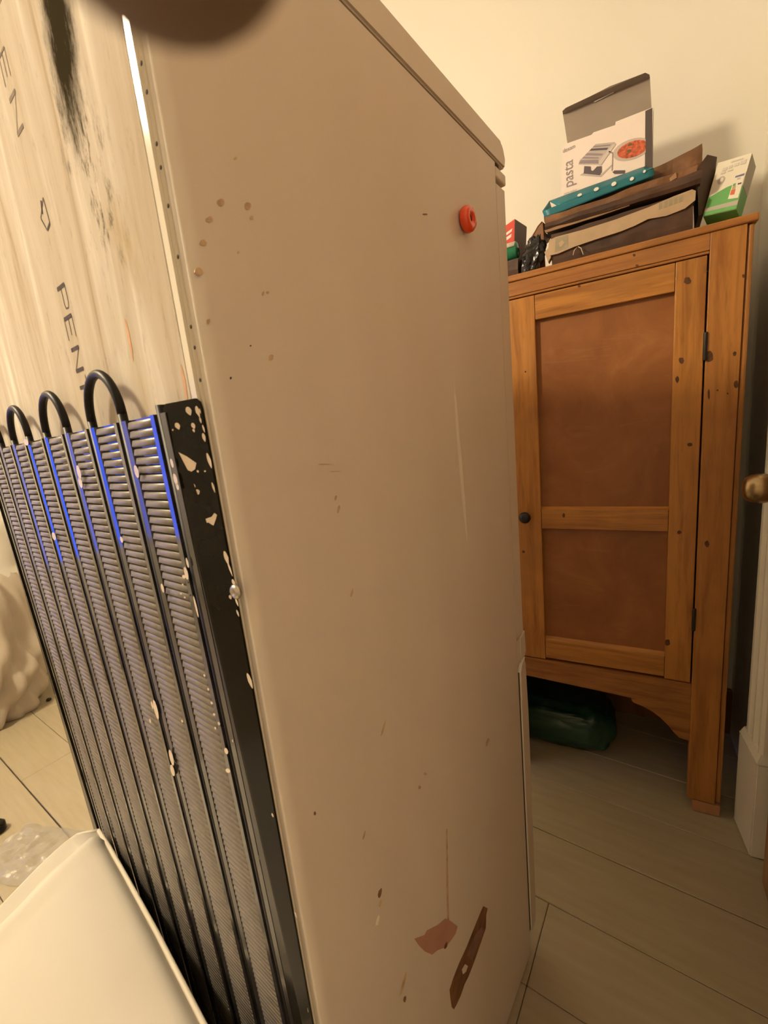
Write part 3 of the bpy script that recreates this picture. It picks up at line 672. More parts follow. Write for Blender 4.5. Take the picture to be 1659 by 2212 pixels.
a_ = fp(1187, 572, .014); b_ = fp(1503, 468, .014)
px0, px1 = a_.x, b_.x
lump_slab('carton', px0 + .004, px1 - .005, .004, .25, lambda u: .0005, lambda u: .074 + .004 * u, M['kraft_dark'], parcel, .003, seed=3)
def fpl(pix, y_, par): # pixel polygon on a vertical plane at world y, in parent's space
    return [Vector(aty(px, py, y_)) - Vector(par.location) for (px, py) in pix]
tp = fpl([(1186, 519), (1200, 512), (1260, 496), (1330, 474), (1400, 448), (1455, 424), (1495, 409), (1503, 412), (1502, 432), (1480, 450), (1440, 466), (1400, 473), (1370, 488), (1340, 500), (1290, 516), (1240, 533), (1205, 548), (1187, 552), (1184, 538)], CY + .009, parcel)
prism('tape', tp, (0, .004, 0), M['tape'], parcel)
prism('tape_print', fpl([(1200, 515), (1227, 507), (1227, 534), (1199, 545)], CY + .0086, parcel), (0, .0006, 0), M['tape_grey'], parcel)
prism('tape_print', fpl([(1207, 524), (1214, 519), (1220, 524), (1213, 533), (1209, 533)], CY + .0082, parcel), (0, .0006, 0), M['tape'], parcel)
for k in range(5): prism('tape_print', fpl([(1424 + k * 11, 439 - k * 4.0), (1431 + k * 11, 436 - k * 4.0), (1430 + k * 11, 450 - k * 4.0), (1423 + k * 11, 453 - k * 4.0)], CY + .0086, parcel), (0, .0006, 0), M['tape_grey'], parcel)
prism('end_flap', fpl([(1176, 545), (1186, 534), (1190, 556), (1184, 566)], CY + .010, parcel), (0, .02, 0), M['tape'], parcel)
# crumpled brown paper bag lying on the parcel
bag = empty('paper_bag', (0, CY + .02, TOPZ + .086), 0, 'crumpled dark brown paper bag folded flat on the cardboard parcel', 'paper bag')
def bagz(px, py): return fp(px, py, .02).z - bag.location.z
tl, tr = bagz(1180, 488), bagz(1490, 368)
lump_slab('folded_paper', fp(1178, 490, .02).x, fp(1505, 400, .02).x, .0, .19, lambda u: .004, lambda u: .030 + .012 * u, M['kraft'], bag, .006, 30, 10, 6, seed=8)
lump_slab('folded_paper', fp(1172, 480, .03).x, fp(1520, 350, .03).x, .034, .20, lambda u: .034 + .008 * u, lambda u: .050 + .058 * max(0, u - .25), M['kraft'], bag, .005, 30, 8, 4, seed=15)
lump_slab('folded_paper', fp(1178, 505, .014).x, fp(1515, 400, .014).x, -.008, .06, lambda u: .0005, lambda u: .014 + .012 * u, M['kraft_dark'], bag, .004, 30, 5, 3, seed=27)
gy = CY + .02
gus = [Vector(aty(px, py, y)) - Vector(bag.location) for (px, py, y) in ((1490, 385, gy + .0), (1528, 334, gy + .03), (1549, 339, gy + .055), (1545, 376, gy + .055), (1520, 462, gy + .02), (1509, 466, gy + .002), (1507, 408, gy + .0))]
gus2 = [v + Vector((.004, .10, 0)) for v in gus]
n = len(gus); mesh('bag_gusset', gus + gus2, [list(range(n)), list(range(2 * n - 1, n - 1, -1))] + [[i, (i + 1) % n, n + (i + 1) % n, n + i] for i in range(n)], M['kraft_dark'], bag)  # bag's shadow side, shade put into the darker paper colour
prism('torn_edge', fpl([(1438, 393), (1460, 372), (1462, 384), (1448, 392)], CY + .016, bag), (0, .004, 0), M['kraft_light'], bag)
prism('torn_edge', fpl([(1176, 497), (1200, 489), (1290, 462), (1360, 440), (1360, 444), (1290, 468), (1200, 496), (1178, 503)], CY + .013, bag), (0, .004, 0), M['kraft_light'], bag)
# copper brown curled paper at the left end
cl = empty('paper_curl', (0, CY + .05, TOPZ), 0, 'copper brown curled sheet of wrapping paper bulging behind the black bag', 'paper')
c1 = fp(1122, 520, .05); c2_ = fp(1180, 470, .05); vv = []; ff = []
for i in range(13):
    q = R(180 - i * 5.8); rx, rz = .088, .128
    for j in range(6): vv.append((c2_.x + .022 + rx * math.cos(q) + .004 * math.sin(j * 2 + i), j * .026, max(.0, rz * math.sin(q)) + .002 * math.sin(i * 1.7 + j)))
for i in range(12):
    for j in range(5): ff.append([i * 6 + j, i * 6 + j + 1, (i + 1) * 6 + j + 1, (i + 1) * 6 + j])
o = mesh('curled_sheet', vv, ff, M['copper'], cl, True); s_ = o.modifiers.new('thickness', 'SOLIDIFY'); s_.thickness = .0016
vv2 = [(c2_.x + .022 + .088 * math.cos(R(180 - i * 5.8)), .001, .128 * math.sin(R(180 - i * 5.8))) for i in range(13)] + [(c2_.x - .005, .001, 0)]
prism('curled_end', vv2, (0, .004, 0), M['copper'], cl)
# teal polka-dot case
tl_ = empty('polka_dot_case', (0, CY + .026, fp(1290, 440, .026).z), 0, 'teal oilcloth case with white polka dots lying in front of the pasta box', 'case')
A = lambda px, py, o_: Vector(fp(px, py, o_)) - Vector(tl_.location)
o1, o2 = .020, .050
TL, TT, TB = A(1169, 461, o1), A(1187, 434, o2), A(1178, 471, o1)
RT, RB_, RF = A(1396, 359, o2), A(1414, 379, o1), A(1412, 364, o1)
# upper lid, front wall, back wall, floor of the folded case: a long flattened triangular sleeve, open at the left
def sheet(name, q, mat, parent, th=.0018, nu=16, nv=4, amp=.0012, seed=0):
    a, b2, c2, d2 = q; vv = []; ff = []
    for i in range(nu + 1):
        for j in range(nv + 1):
            u, v = i / nu, j / nv; p = (a * (1 - u) + b2 * u) * (1 - v) + (d2 * (1 - u) + c2 * u) * v
            p = p + noise.noise_vector(p * 30 + Vector((seed, 0, 0))) * amp; vv.append(p)
    for i in range(nu):
        for j in range(nv): ff.append([i * (nv + 1) + j, (i + 1) * (nv + 1) + j, (i + 1) * (nv + 1) + j + 1, i * (nv + 1) + j + 1])
    o = mesh(name, vv, ff, mat, parent, True); s = o.modifiers.new('thickness', 'SOLIDIFY'); s.thickness = th; s.offset = 0; return o
TF = A(1172, 456, o1)
sheet('front_wall', (TF, RF, RB_, TB), M['teal'], tl_, seed=1)
lidf0, lidf1 = A(1230, 437, o1), A(1412, 364, o1)
sheet('lid', (TT, RT, RF, A(1205, 446, o1 + .004)), M['teal'], tl_, seed=2)
sheet('back_wall', (A(1172, 458, o2), RT, A(1412, 384, o2), A(1180, 470, o2)), M['teal'], tl_, seed=3)
sheet('end_wall', (TF, TT, A(1192, 452, o2), TB), M['teal'], tl_, nu=4, seed=4)
for (px, py, rx, ry) in ((1252, 421, 5, 3), (1288, 408.5, 5.5, 4), (1326, 397, 5.5, 4.5), (1365, 386, 4.5, 4), (1392, 370, 3, 3)):
    # dots stand on the sloped lid
    t = (px - 1187) / (1396 - 1187)
    prism('polka_dot', [Vector(fp(px + rx * math.cos(q), py + ry * math.sin(q) - .35 * rx * math.cos(q), o1 - .004)) - Vector(tl_.location) for q in [i * math.pi / 6 for i in range(12)]], (0, .0022, 0), M['dot'], tl_)
# pasta machine box
py_ = .062
pbx = empty('pasta_machine_box', (0, CY + py_, fp(1300, 425, py_).z - .02), 0, 'open white box printed with a pasta machine and the word pasta', 'box')
Q = lambda px, py, o_=py_: Vector(fp(px, py, o_)) - Vector(pbx.location)
bl, br, ttl, ttr = Q(1210, 432), Q(1410, 366), Q(1226, 309), Q(1409, 232)
x0, x1 = bl.x + .006, br.x; zt0, zt1 = ttl.z, ttr.z; zb_ = bag.location.z + .068 - pbx.location.z; DB = .105
front = [(x0 - .006, 0, zb_), (x1, 0, zb_), (x1 - .001, 0, zt1), (Q(1330, 263).x, 0, Q(1330, 263).z), (Q(1329, 270).x, 0, Q(1329, 270).z), (Q(1282, 286).x, 0, Q(1282, 286).z), (Q(1278, 291).x, 0, Q(1278, 291).z), (x0 + .003, 0, zt0)]
prism('front_panel', front, (0, .0012, 0), M['card_white'], pbx)
mesh('side_panel', [(x0 - .006, .001, zb_), (x0 + .003, .001, zt0), (x0 + .003, DB, zt0), (x0 - .006, DB, zb_)], [[0, 1, 2, 3]], M['card_white'], pbx)
mesh('side_panel', [(x1, .001, zb_), (x1, .001, zt1), (x1, DB, zt1), (x1, DB, zb_)], [[0, 1, 2, 3]], M['card_band'], pbx)
mesh('back_card', [(x0 - .006, DB, zb_), (x1, DB, zb_), (x1, DB, zt1), (x0, DB, zt0)], [[0, 1, 2, 3]], M['card_grey'], pbx)
mesh('base_card', [(x0 - .006, .001, zb_), (x1, .001, zb_), (x1, DB, zb_), (x0 - .006, DB, zb_)], [[0, 1, 2, 3]], M['card_grey'], pbx)
oL = py_ + DB + .012; lid_lo0, lid_lo1 = Q(1229, 330, py_ + DB), Q(1409, 262, py_ + DB)
lh = [Q(1216, 247, oL), Q(1404, 168, oL)]
mesh('lid', [lid_lo0, lid_lo1, lh[1], lh[0]] + [v + Vector((0, .0015, 0)) for v in (lid_lo0, lid_lo1, lh[1], lh[0])], [[0, 1, 2, 3], [7, 6, 5, 4], [0, 4, 5, 1], [1, 5, 6, 2], [2, 6, 7, 3], [3, 7, 4, 0]], M['card_grey'], pbx)
tk = [(1216, 247, oL), (1404, 168, oL), (1403, 161, oL - .018), (1394, 157, oL - .022), (1318, 186, oL - .024), (1275, 208, oL - .022), (1222, 233, oL - .02), (1215, 240, oL - .014)]
o = mesh('tuck_flap', [Q(*t) for t in tk], [list(range(len(tk)))], M['card_grey'], pbx)
prism('lid_slit', [Q(px, py, oL - .004) for px, py in ((1283, 219), (1326, 198), (1326, 200), (1284, 221))], (0, .001, 0), M['print_pale'], pbx)
# print on the front
def pr(name, pix, mat, lift=.0006): return prism(name, [Q(px, py) + Vector((0, -lift, 0)) for px, py in pix], (0, lift * .5, 0), mat, pbx)
pr('side_band', [(1394, 240), (1409, 233), (1410, 366), (1393, 370)], M['card_band'])
def zq(pts, sx=6.9125, ox=1200, oy=140): return [(ox + x / sx, oy + y / sx) for x, y in pts]   # from a magnified view of the box
pr('print', zq([(600, 1185), (880, 1155), (905, 1185), (690, 1490), (345, 1490), (360, 1430), (570, 1215)]), M['print_grey'])
pr('print', zq([(575, 1215), (830, 1190), (815, 1210), (560, 1235)]), M['print_purple'], .0009)
pr('print', zq([(535, 1255), (790, 1240), (765, 1272), (505, 1285)]), M['print_dark'], .0009)
pr('print', zq([(470, 1320), (710, 1330), (690, 1355), (440, 1355)]), M['print_purple'], .0009)
pr('print', zq([(420, 1375), (650, 1385), (640, 1400), (400, 1400)]), M['print_purple'], .0009)
pr('print', zq([(380, 1425), (640, 1420), (640, 1475), (345, 1475)]), M['print_purple'], .0009)
pr('print', zq([(650, 1440), (860, 1190), (900, 1190), (680, 1500), (640, 1500)]), M['print_pale'], .0012)
pr('print', zq([(430, 1515), (525, 1520), (530, 1580), (560, 1585), (620, 1520), (690, 1515), (690, 1600), (660, 1650), (420, 1625)]), M['print_dark'], .0010)
pr('print', zq([(365, 1650), (420, 1610), (430, 1635), (660, 1655), (850, 1480), (850, 1500), (680, 1675)]), M['print_grey'], .0008)
pr('print', zq([(800, 1290), (860, 1310), (855, 1440), (848, 1585), (838, 1585), (845, 1430), (848, 1325), (790, 1305)]), M['print_purple'], .0012)
pr('print', zq([(850, 1605), (880, 1580), (1040, 1578), (1030, 1625), (880, 1630)]), M['print_dark'], .0012)
def ellq(cx, cy, rx, ry, rot, n=20): return [(cx + rx * math.cos(q) * math.cos(rot) - ry * math.sin(q) * math.sin(rot), cy + rx * math.cos(q) * math.sin(rot) + ry * math.sin(q) * math.cos(rot)) for q in [2 * math.pi * i / n for i in range(n)]]
clipR = lambda pts: [(min(x, 1345), y) for x, y in pts]
pr('print', zq(clipR(ellq(1140, 1262, 300, 148, -.36))), M['plate'], .0007); pr('print', zq(clipR(ellq(1155, 1262, 245, 115, -.36))), M['pasta'], .0010)
pr('print', zq(ellq(1100, 1290, 34, 24, -.3, 10)), M['herb'], .0013); pr('print', zq(ellq(1110, 1195, 40, 18, -.3, 10)), M['herb'], .0013)
def text(name, body, p, xdir, zdir, size, mat, parent, squeeze=1.0):
    cu = bpy.data.curves.new(name, 'FONT'); cu.body = body; cu.size = 1.0
    to = bpy.data.objects.new(name + '_tmp', cu); COL.objects.link(to); bpy.context.view_layer.update()
    me = bpy.data.meshes.new_from_object(to.evaluated_get(bpy.context.evaluated_depsgraph_get())); bpy.data.objects.remove(to)
    xd, zd = Vector(xdir), Vector(zdir)
    for v in me.vertices: v.co = Vector(p) + xd * (v.co.x * size * squeeze) + zd * (v.co.y * size)
    me.materials.clear(); me.materials.append(mat); return link(name, me, mat, parent)
# "pasta" climbs the left side, "dexam" above it, small caption below
tb = Q(1238, 402); tt = Q(1236, 336)
text('printed_word', 'pasta', tb + Vector((0, -.0008, 0)), (0, 0, 1), (-1, 0, 0), .0335, M['print_purple'], pbx, 1.0 * (tt.z - tb.z) / .0335 / 2.35)
ta = Q(1216, 331); tb2 = Q(1245, 318)
text('printed_word', 'dexam', ta + Vector((0, -.0008, 0)), (tb2 - ta).normalized(), (0, 0, 1), .0125, M['print_purple'], pbx, (tb2.x - ta.x) / .0125 / 2.9)
tc = Q(1218, 421)
text('printed_word', 'pasta maker', tc + Vector((0, -.0008, 0)), (1, 0, 0), (0, 0, 1), .0072, M['print_grey'], pbx, .85)
# light-bulb box leaning in the corner
yb = CY
gBL, gBR, gTL, gTR = aty(1519, 467, yb + .035), aty(1590, 451, yb + .012), aty(1551, 352, yb + .062), aty(1627, 335, yb + .040)
gb = empty('light_bulb_box', (gBL.x, gBL.y, TOPZ), 0, 'leaning white and green light bulb box with energy label', 'box')
gl = Vector(gb.location)
e1 = (gBR - gBL); e2 = (gTL - gBL); nrm = e1.cross(e2).normalized()
if nrm.y < 0: nrm = -nrm
dep = nrm * .045
gq = lambda u, v, k=0.0: gBL + e1 * u + e2 * v - nrm * k - gl
prism('carton', [gq(0, 0), gq(1, 0), gq(1, 1), gq(0, 1)], dep, M['bulb_white'], gb)
def gpr(uv, mat, k=.0007, name='print'): return prism(name, [gq(u, v, k) for u, v in uv], nrm * k * .4, mat, gb)
gpr([(0, .04), (1, .04), (1, .42), (.85, .455), (.7, .48), (.5, .46), (.25, .40), (0, .34)], M['bulb_green'])
gpr([(0.0, .07), (1, .07), (1, .16), (.0, .14)], M['bulb_side'], .0009); gpr([(0, .0), (1, .0), (1, .06), (0, .06)], M['bulb_green'], .0009)
gpr([(.66, .22), (.97, .20), (.99, .66), (.69, .66)], M['bulb_white'], .0011)
gpr([(.69, .29), (.82, .28), (.82, .38), (.69, .38)], M['ink_red'], .0014); gpr([(.70, .385), (.80, .385), (.80, .44), (.70, .44)], M['tape'], .0014); gpr([(.70, .445), (.78, .445), (.78, .49), (.70, .49)], M['bulb_green'], .0014)
gpr([(.70, .60), (.96, .60), (.96, .64), (.70, .63)], M['ink_blue'], .0014); gpr([(.78, .55), (.88, .55), (.88, .58), (.78, .58)], M['print_grey'], .0014); gpr([(.84, .45), (.95, .45), (.95, .48), (.84, .48)], M['print_dark'], .0014)
gpr([(.27 + .11 * math.cos(q), .63 + .075 * math.sin(q)) for q in [i * math.pi / 8 for i in range(16)]], M['print_grey'], .0009); gpr([(.285 + .045 * math.cos(q), .635 + .04 * math.sin(q)) for q in [i * math.pi / 8 for i in range(16)]], M['bulb_white'], .0012)
for (u0, u1, v0, v1) in ((.42, .78, .925, .95), (.22, .36, .80, .86), (.40, .52, .82, .87), (.56, .70, .83, .88), (.74, .90, .83, .90), (.2, .34, .75, .78), (.4, .56, .765, .785)):
    gpr([(u0, v0), (u1, v0), (u1, v1), (u0, v1)], M['print_pale'], .0009)
prism('base_print', [gq(0, 0) - Vector((0, 0, .0004)), gq(1, 0) - Vector((0, 0, .0004)), gq(1, 0) + dep - Vector((0, 0, .0004)), gq(0, 0) + dep - Vector((0, 0, .0004))], (0, 0, -.0005), M['bulb_green'], gb)
sd = lambda v, k: gBR + e2 * v + dep * k - gl
prism('side_print_shade', [sd(0, .05) , sd(.42, .05), sd(.42, .95), sd(0, .95)], e1.normalized() * .0006, M['bulb_green'], gb)
prism('side_print_shade', [sd(.43, .03) , sd(.99, .03), sd(.99, .97), sd(.43, .97)], e1.normalized() * .0006, M['bulb_side'], gb)  # upper side of the white carton, its shade painted as grey
# roll of green bags in a white sleeve
ra, rb = fp(1117, 541, .028), fp(1085, 541, .028); rr = .0235
rl = empty('bin_bag_roll', (ra.x, CY + .04, TOPZ + .005), 0, 'roll of green plastic bags in a white sleeve by the fridge', 'bag roll')
rc = Vector((ra.x, 0, ra.z - (TOPZ + .005)))
vv = []
lathe('roll', [(.0215, -.075), (.0225, -.07), (.0225, -.002), (.0210, 0)], M['green_film'], rl, 28, 'x', (rc.x - ra.x, -.004, rc.z))
sp = [Vector((.0008, -.004 + (.004 + .0011 * k) * math.cos(k * .5), rc.z + (.004 + .0011 * k) * math.sin(k * .5))) for k in range(15)]
tube('spiral_edge', sp, .0011, M['green_dark'], rl, 6)
pts = []
for k in range(15):
    q = R(35 + k * 9); pts.append((0, -.004 + .0245 * math.cos(q), rc.z + .0245 * math.sin(q)))
vv = [Vector(p) + Vector((-.004, 0, 0)) for p in pts] + [Vector(p) + Vector((-.085, 0, 0)) for p in pts]
o = mesh('white_sleeve', vv, [[i, i + 1, 15 + i + 1, 15 + i] for i in range(14)], M['white_film'], rl, True); s_ = o.modifiers.new('thickness', 'SOLIDIFY'); s_.thickness = .0015
lump_slab('loose_film', -.07, .004, -.02, .02, lambda u: .0, lambda u: max(.012, rc.z - .022), M['kraft_dark'], rl, .003, 8, 4, 3, seed=5)
# black plastic bag
bk = empty('black_plastic_bag', (fp(1150, 560, .02).x, CY + .026, TOPZ), 0, 'crumpled shiny black plastic bag squeezed beside the cardboard parcel', 'plastic bag')
bm = bmesh.new(); bmesh.ops.create_icosphere(bm, subdivisions=4, radius=1)
for v in bm.verts:
    d = 1 + .28 * noise.noise(v.co * 2.3) + .16 * noise.noise(v.co * 5.1)
    v.co = Vector((v.co.x * .030 * d, v.co.y * .022 * d, max(0.0, .034 + v.co.z * .046 * d + .018 * v.co.x)))
from_bm('crumpled_film', bm, M['black_plastic'], bk)
# red box
rx = empty('red_box', (fp(1100, 520, .075).x, CY + .085, TOPZ), 0, 'small red card box with white stripes peeping out beside the fridge', 'box')
rA, rB, rC = fp(1112, 473, .08), fp(1084, 493, .08), fp(1106, 560, .08)
ro = Vector(rx.location)
prism('carton', [rA - ro, rB - ro, Vector((rB.x - .006, rB.y, TOPZ)) - ro, Vector((rA.x - .012, rA.y, TOPZ)) - ro], (.016, .07, 0), M['red_card'], rx)
for (pp) in ([(1084, 510), (1107, 493), (1105, 500), (1084, 516)], [(1084, 519), (1105, 505), (1104, 512), (1084, 527)]):
    prism('white_stripe', [Vector(fp(px, py, .0795)) - ro for px, py in pp], (0, .0003, 0), M['card_white'], rx)
prism('dark_side', [rA - ro + Vector((.0005, -.0004, -.001)), rA - ro + Vector((.017, .071, -.002)), Vector((rA.x + .005, rA.y + .07, TOPZ)) - ro, Vector((rA.x - .0115, rA.y - .0004, TOPZ)) - ro], (.0008, 0, 0), M['card_band'], rx)
# loose twine ends over the front edge
tw = []
for (pa, pb_, pc) in (((1249, 533, .006), (1256, 533, .004), (1260, 550, -.007)), ((1238, 551, -.006), (1239, 541, .002), (1246, 535, .006))):
    o = tube('loose_twine', [fp(*pa), (Vector(fp(*pa)) + 2 * Vector(fp(*pb_)) + Vector(fp(*pc))) / 4 + Vector((0, 0, .001)), fp(*pc)], .0011, M['twine'], None, 6)
    tag(o, 'thicker pale twine end curling over the front edge of the cupboard top' if pa[0] == 1249 else 'short straight wisp of twine standing by the parcel tape', 'twine', 'twine ends by the parcel')

# ------------------------------------------------------------------ green bag under the cupboard
gp = atz(1240, 1598, 0)
gbag = empty('green_plastic_bag', (gp.x - .075, 1.44, 0), 0, 'dark green stuffed plastic bag on the floor under the cupboard', 'plastic bag')
bm = bmesh.new(); bmesh.ops.create_icosphere(bm, subdivisions=5, radius=1)
for v in bm.verts:
    s = v.co.copy(); e = .62
    sq = Vector([math.copysign(abs(c) ** e, c) for c in s])
    d = 1 + .07 * noise.noise(s * 2.1 + Vector((3, 1, 0))) + .035 * noise.noise(s * 6)
    z = .073 + sq.z * .078 * d + .012 * noise.noise(Vector((s.x * 3, s.y * 3, 9)))
    v.co = Vector((sq.x * .200 * d, sq.y * .115 * d, max(.0, z)))
from_bm('stuffed_film', bm, M['greenbag'], gbag, True)

# ------------------------------------------------------------------ cream covered footstool in front of the grille
ZS = .515
def sp_(px, py): return atz(px, py, ZS)
fs_ = empty('footstool', (-.55, .0, 0), 0, 'cream fabric covered footstool with piped edge beside the condenser grille', 'footstool')
fo = Vector(fs_.location)
c0, c1 = sp_(163, 1788), sp_(208, 1779); r1_, r2_ = sp_(330, 1990), sp_(445, 2212); l1 = sp_(0, 1940)
rdir = (r2_ - r1_).normalized(); ldir = (l1 - c0).normalized()
rend = r2_ + rdir * .22; lend = l1 + ldir * .32
def lerp(a, b2, t): return a * (1 - t) + b2 * t
# outline of the top, clockwise from the far corner
outl = [c1, sp_(230, 1812), sp_(262, 1868), r1_, lerp(r1_, r2_, .5), r2_, rend, rend + Vector((-.02, -.30, 0)), lend + Vector((.30, -.16, 0)), lend, l1, sp_(80, 1858), sp_(130, 1812), c0]
ctr = Vector((0, 0, 0))
for p in outl: ctr += p
ctr /= len(outl)
def resample(pts, n):
    L = [0]; m_ = len(pts)
    for i in range(m_): L.append(L[-1] + (pts[(i + 1) % m_] - pts[i]).length)
    out = []
    for k in range(n):
        s = L[-1] * k / n; i = max(j for j in range(m_) if L[j] <= s + 1e-9); t = (s - L[i]) / max(1e-9, L[i + 1] - L[i]); out.append(lerp(pts[i], pts[(i + 1) % m_], t))
    return out
ring = resample(outl, 120); NR = 14; vv = []; ff = []
def crown(p, t):   # gentle pillow and fold relief
    q = p - fo
    z = .012 * (1 - t ** 3) - .016 * max(0, (t - .86) / .14) ** 2
    # soft folds along the left edge
    dl_ = abs((p - c0).cross(ldir).z)
    z += .010 * math.exp(-((dl_ - .022) / .009) ** 2) - .007 * math.exp(-((dl_ - .040) / .007) ** 2) + .007 * math.exp(-((dl_ - .056) / .010) ** 2)
    z += .0025 * noise.noise(Vector((q.x * 9, q.y * 9, 2)))
    return z
for i in range(NR + 1):
    t = i / NR
    for p in ring:
        q = lerp(ctr, p, t); vv.append(Vector((q.x, q.y, ZS - .004 + crown(q, t))) - fo)
n = len(ring)
for i in range(NR):
    for k in range(n): ff.append([i * n + k, i * n + (k + 1) % n, (i + 1) * n + (k + 1) % n, (i + 1) * n + k])
base = len(vv)
for (zz_, sc_) in ((ZS - .04, .995), (ZS - .14, .985), (ZS - .30, .98), (.06, .965)):
    for p in ring:
        q = lerp(ctr, p, sc_); vv.append(Vector((q.x, q.y, zz_)) - fo)
for j in range(4):
    a0 = NR * n if j == 0 else base + (j - 1) * n; b0 = base + j * n
    for k in range(n): ff.append([a0 + k, a0 + (k + 1) % n, b0 + (k + 1) % n, b0 + k])
ff.append([base + 3 * n + k for k in range(n)])
mesh('cover', vv, ff, M['cotton'], fs_, True)
tube('piping', [Vector((p.x, p.y, ZS - .015)) - fo for p in [lerp(ctr, q, 1.003) for q in ring + ring[:1]]], .0032, M['piping'], fs_, 8)
for (dx, dy) in ((-.15, .14), (.20, .02), (.22, -.18), (-.10, -.16)):
    lathe('leg', [(.016, 0), (.02, .065)], M['pine_side'], fs_, 14, 'z', (dx * .9, dy * .9, 0))

# ------------------------------------------------------------------ draped furniture far left
dp = atz(20, 1578, 0); vdir = Vector((dp.x, dp.y, 0)).normalized(); sdir = Vector((vdir.y, -vdir.x, 0))
if sdir.dot(RIGHT) < 0: sdir = -sdir
dc = dp + vdir * .30 - sdir * .20
dz = empty('draped_furniture', (dc.x, dc.y, 0), math.atan2(sdir.y, sdir.x), 'bulky rounded furniture covered by a hanging beige dust sheet', 'furniture')
def superround(h, rx_, ry_, z0, fold, nf, seed, top=.9, n=96, m_=30):
    vv = []; ff = []
    for i in range(m_ + 1):
        t = i / m_
        z = z0 + (h - z0) * t
        k = 1.0 if t < top else math.sqrt(max(0, 1 - ((t - top) / (1 - top)) ** 2.6))
        k *= .86 + .14 * min(1, t / .25) + .10 * math.sin(min(1, t / .5) * math.pi) * .6
        for j in range(n):
            q = 2 * math.pi * j / n; cx_, cy_ = math.cos(q), math.sin(q); ex = .7
            x = math.copysign(abs(cx_) ** ex, cx_) * rx_; y = math.copysign(abs(cy_) ** ex, cy_) * ry_
            f = fold * (.35 + .65 * (1 - t)) * (math.sin(nf * q + 7 * max(0, .45 - t) ** 1.3 * nf * .35 + 2.2 * noise.noise(Vector((cx_ * 2, cy_ * 2, t * 2 + seed)))) + .6 * math.sin(nf * 2.3 * q + 5 * t + seed))
            s = k * (1 + f) + .05 * noise.noise(Vector((cx_ * 2 + seed, cy_ * 2, t * 4))) + fold * .35 * math.sin(26 * t + 3 * q) * max(0, .4 - t)
            vv.append((x * s, y * s, max(.002, z)))
    for i in range(m_):
        for j in range(n): ff.append([i * n + j, i * n + (j + 1) % n, (i + 1) * n + (j + 1) % n, (i + 1) * n + j])
    ff.append([m_ * n + j for j in range(n)]); ff.append([j for j in range(n)])
    return vv, ff
vv, ff = superround(.83, .385, .30, .0, .075, 11, 4.0, .62); mesh('dust_sheet', vv, ff, M['drape'], dz, True)
vv, ff = superround(.95, .42, .24, .40, .004, 5, 1.0, .80); mesh('padded_back', [(x + .02, y + .05, z) for x, y, z in vv], ff, M['whitecush'], dz, True)
# clear polythene bag on the floor
pp_ = atz(62, 1845, 0)
pg = empty('polythene_bag', (pp_.x, pp_.y, 0), .3, 'crumpled clear polythene bag lying on the painted floorboards', 'plastic bag')
vv = []; ff = []; nx, ny = 26, 18
for i in range(nx + 1):
    for j in range(ny + 1):
        u, v = i / nx * 2 - 1, j / ny * 2 - 1; e_ = max(0, 1 - u * u) * max(0, 1 - v * v)
        z = .003 + .035 * e_ ** .5 * (.45 + .9 * abs(noise.noise(Vector((u * 2.4, v * 2.4, 1.5))))) + .008 * e_ * noise.noise(Vector((u * 8, v * 8, 4)))
        vv.append((u * .115 * (1 + .1 * noise.noise(Vector((v * 2, 0, 3)))), v * .085 * (1 + .15 * noise.noise(Vector((u * 2, 5, 3)))), z))
for i in range(nx):
    for j in range(ny): ff.append([i * (ny + 1) + j, (i + 1) * (ny + 1) + j, (i + 1) * (ny + 1) + j + 1, i * (ny + 1) + j + 1])
o = mesh('film', vv, ff, M['polythene'], pg, False)
# small dark plug at the very edge and a crumb
bp_ = atz(-2, 1797, 0)
pl_o = empty('black_stopper', (bp_.x, bp_.y, 0), .4, 'small black round stopper lying on the floorboards by the polythene bag', 'stopper')
lathe('cap_body', [(.017, 0.0005), (.021, .006), (.021, .028), (.014, .036)], M['blackgloss'], pl_o, 18, 'z')
cr = atz(106, 1513, 0)
o = lathe('pebble', [(.004, 0.0003), (.011, .003), (.010, .009), (.003, .013)], M['iron'], None, 10, 'z'); o.location = cr; tag(o, 'tiny dark crumb on the floorboards beside the dust sheet', 'crumb')

# ------------------------------------------------------------------ photographer's hand above the lens, one fingertip dipping into view
def cpos(px, py, depth):   # camera-space pixel at a given depth along the optical axis
    return CAM + RIGHT * ((px - PW / 2) / FPX * depth) + UP * ((PH / 2 - py) / FPX * depth) + FWD * depth
hand = empty('hand', CAM - FWD * .05 + UP * .14, 0, 'hand with one dark blurred fingertip reaching down from the top edge', 'hand')
ho = Vector(hand.location)
sk = bpy.data.meshes.new('hand_skin')
ft = cpos(398, 92, .0160)
V = lambda r_, u_, f_: ft + RIGHT * r_ + UP * u_ + FWD * f_
J = {'tip': V(0, 0, 0), 'tip2': V(-.0005, .006, -.002), 'dip': V(-.004, .022, -.012), 'pip': V(-.012, .040, -.028), 'mcp': V(-.018, .052, -.068)}
pts = [J['mcp'], J['pip'], J['dip'], J['tip2'], J['tip']]; rad = [.0125, .0088, .0074, .0062, .0045]
edges = [(0, 1), (1, 2), (2, 3), (3, 4)]
palm = J['mcp'] + Vector((0, 0, .004)) - FWD * .045 - UP * .020; pts.append(palm); rad.append(.017); edges.append((0, 5))
wrist = palm - FWD * .055 - UP * .012 + RIGHT * .02; pts.append(wrist); rad.append(.022); edges.append((5, 6))
fore = wrist - FWD * .10 - UP * .06 + RIGHT * .03; pts.append(fore); rad.append(.027); edges.append((6, 7))
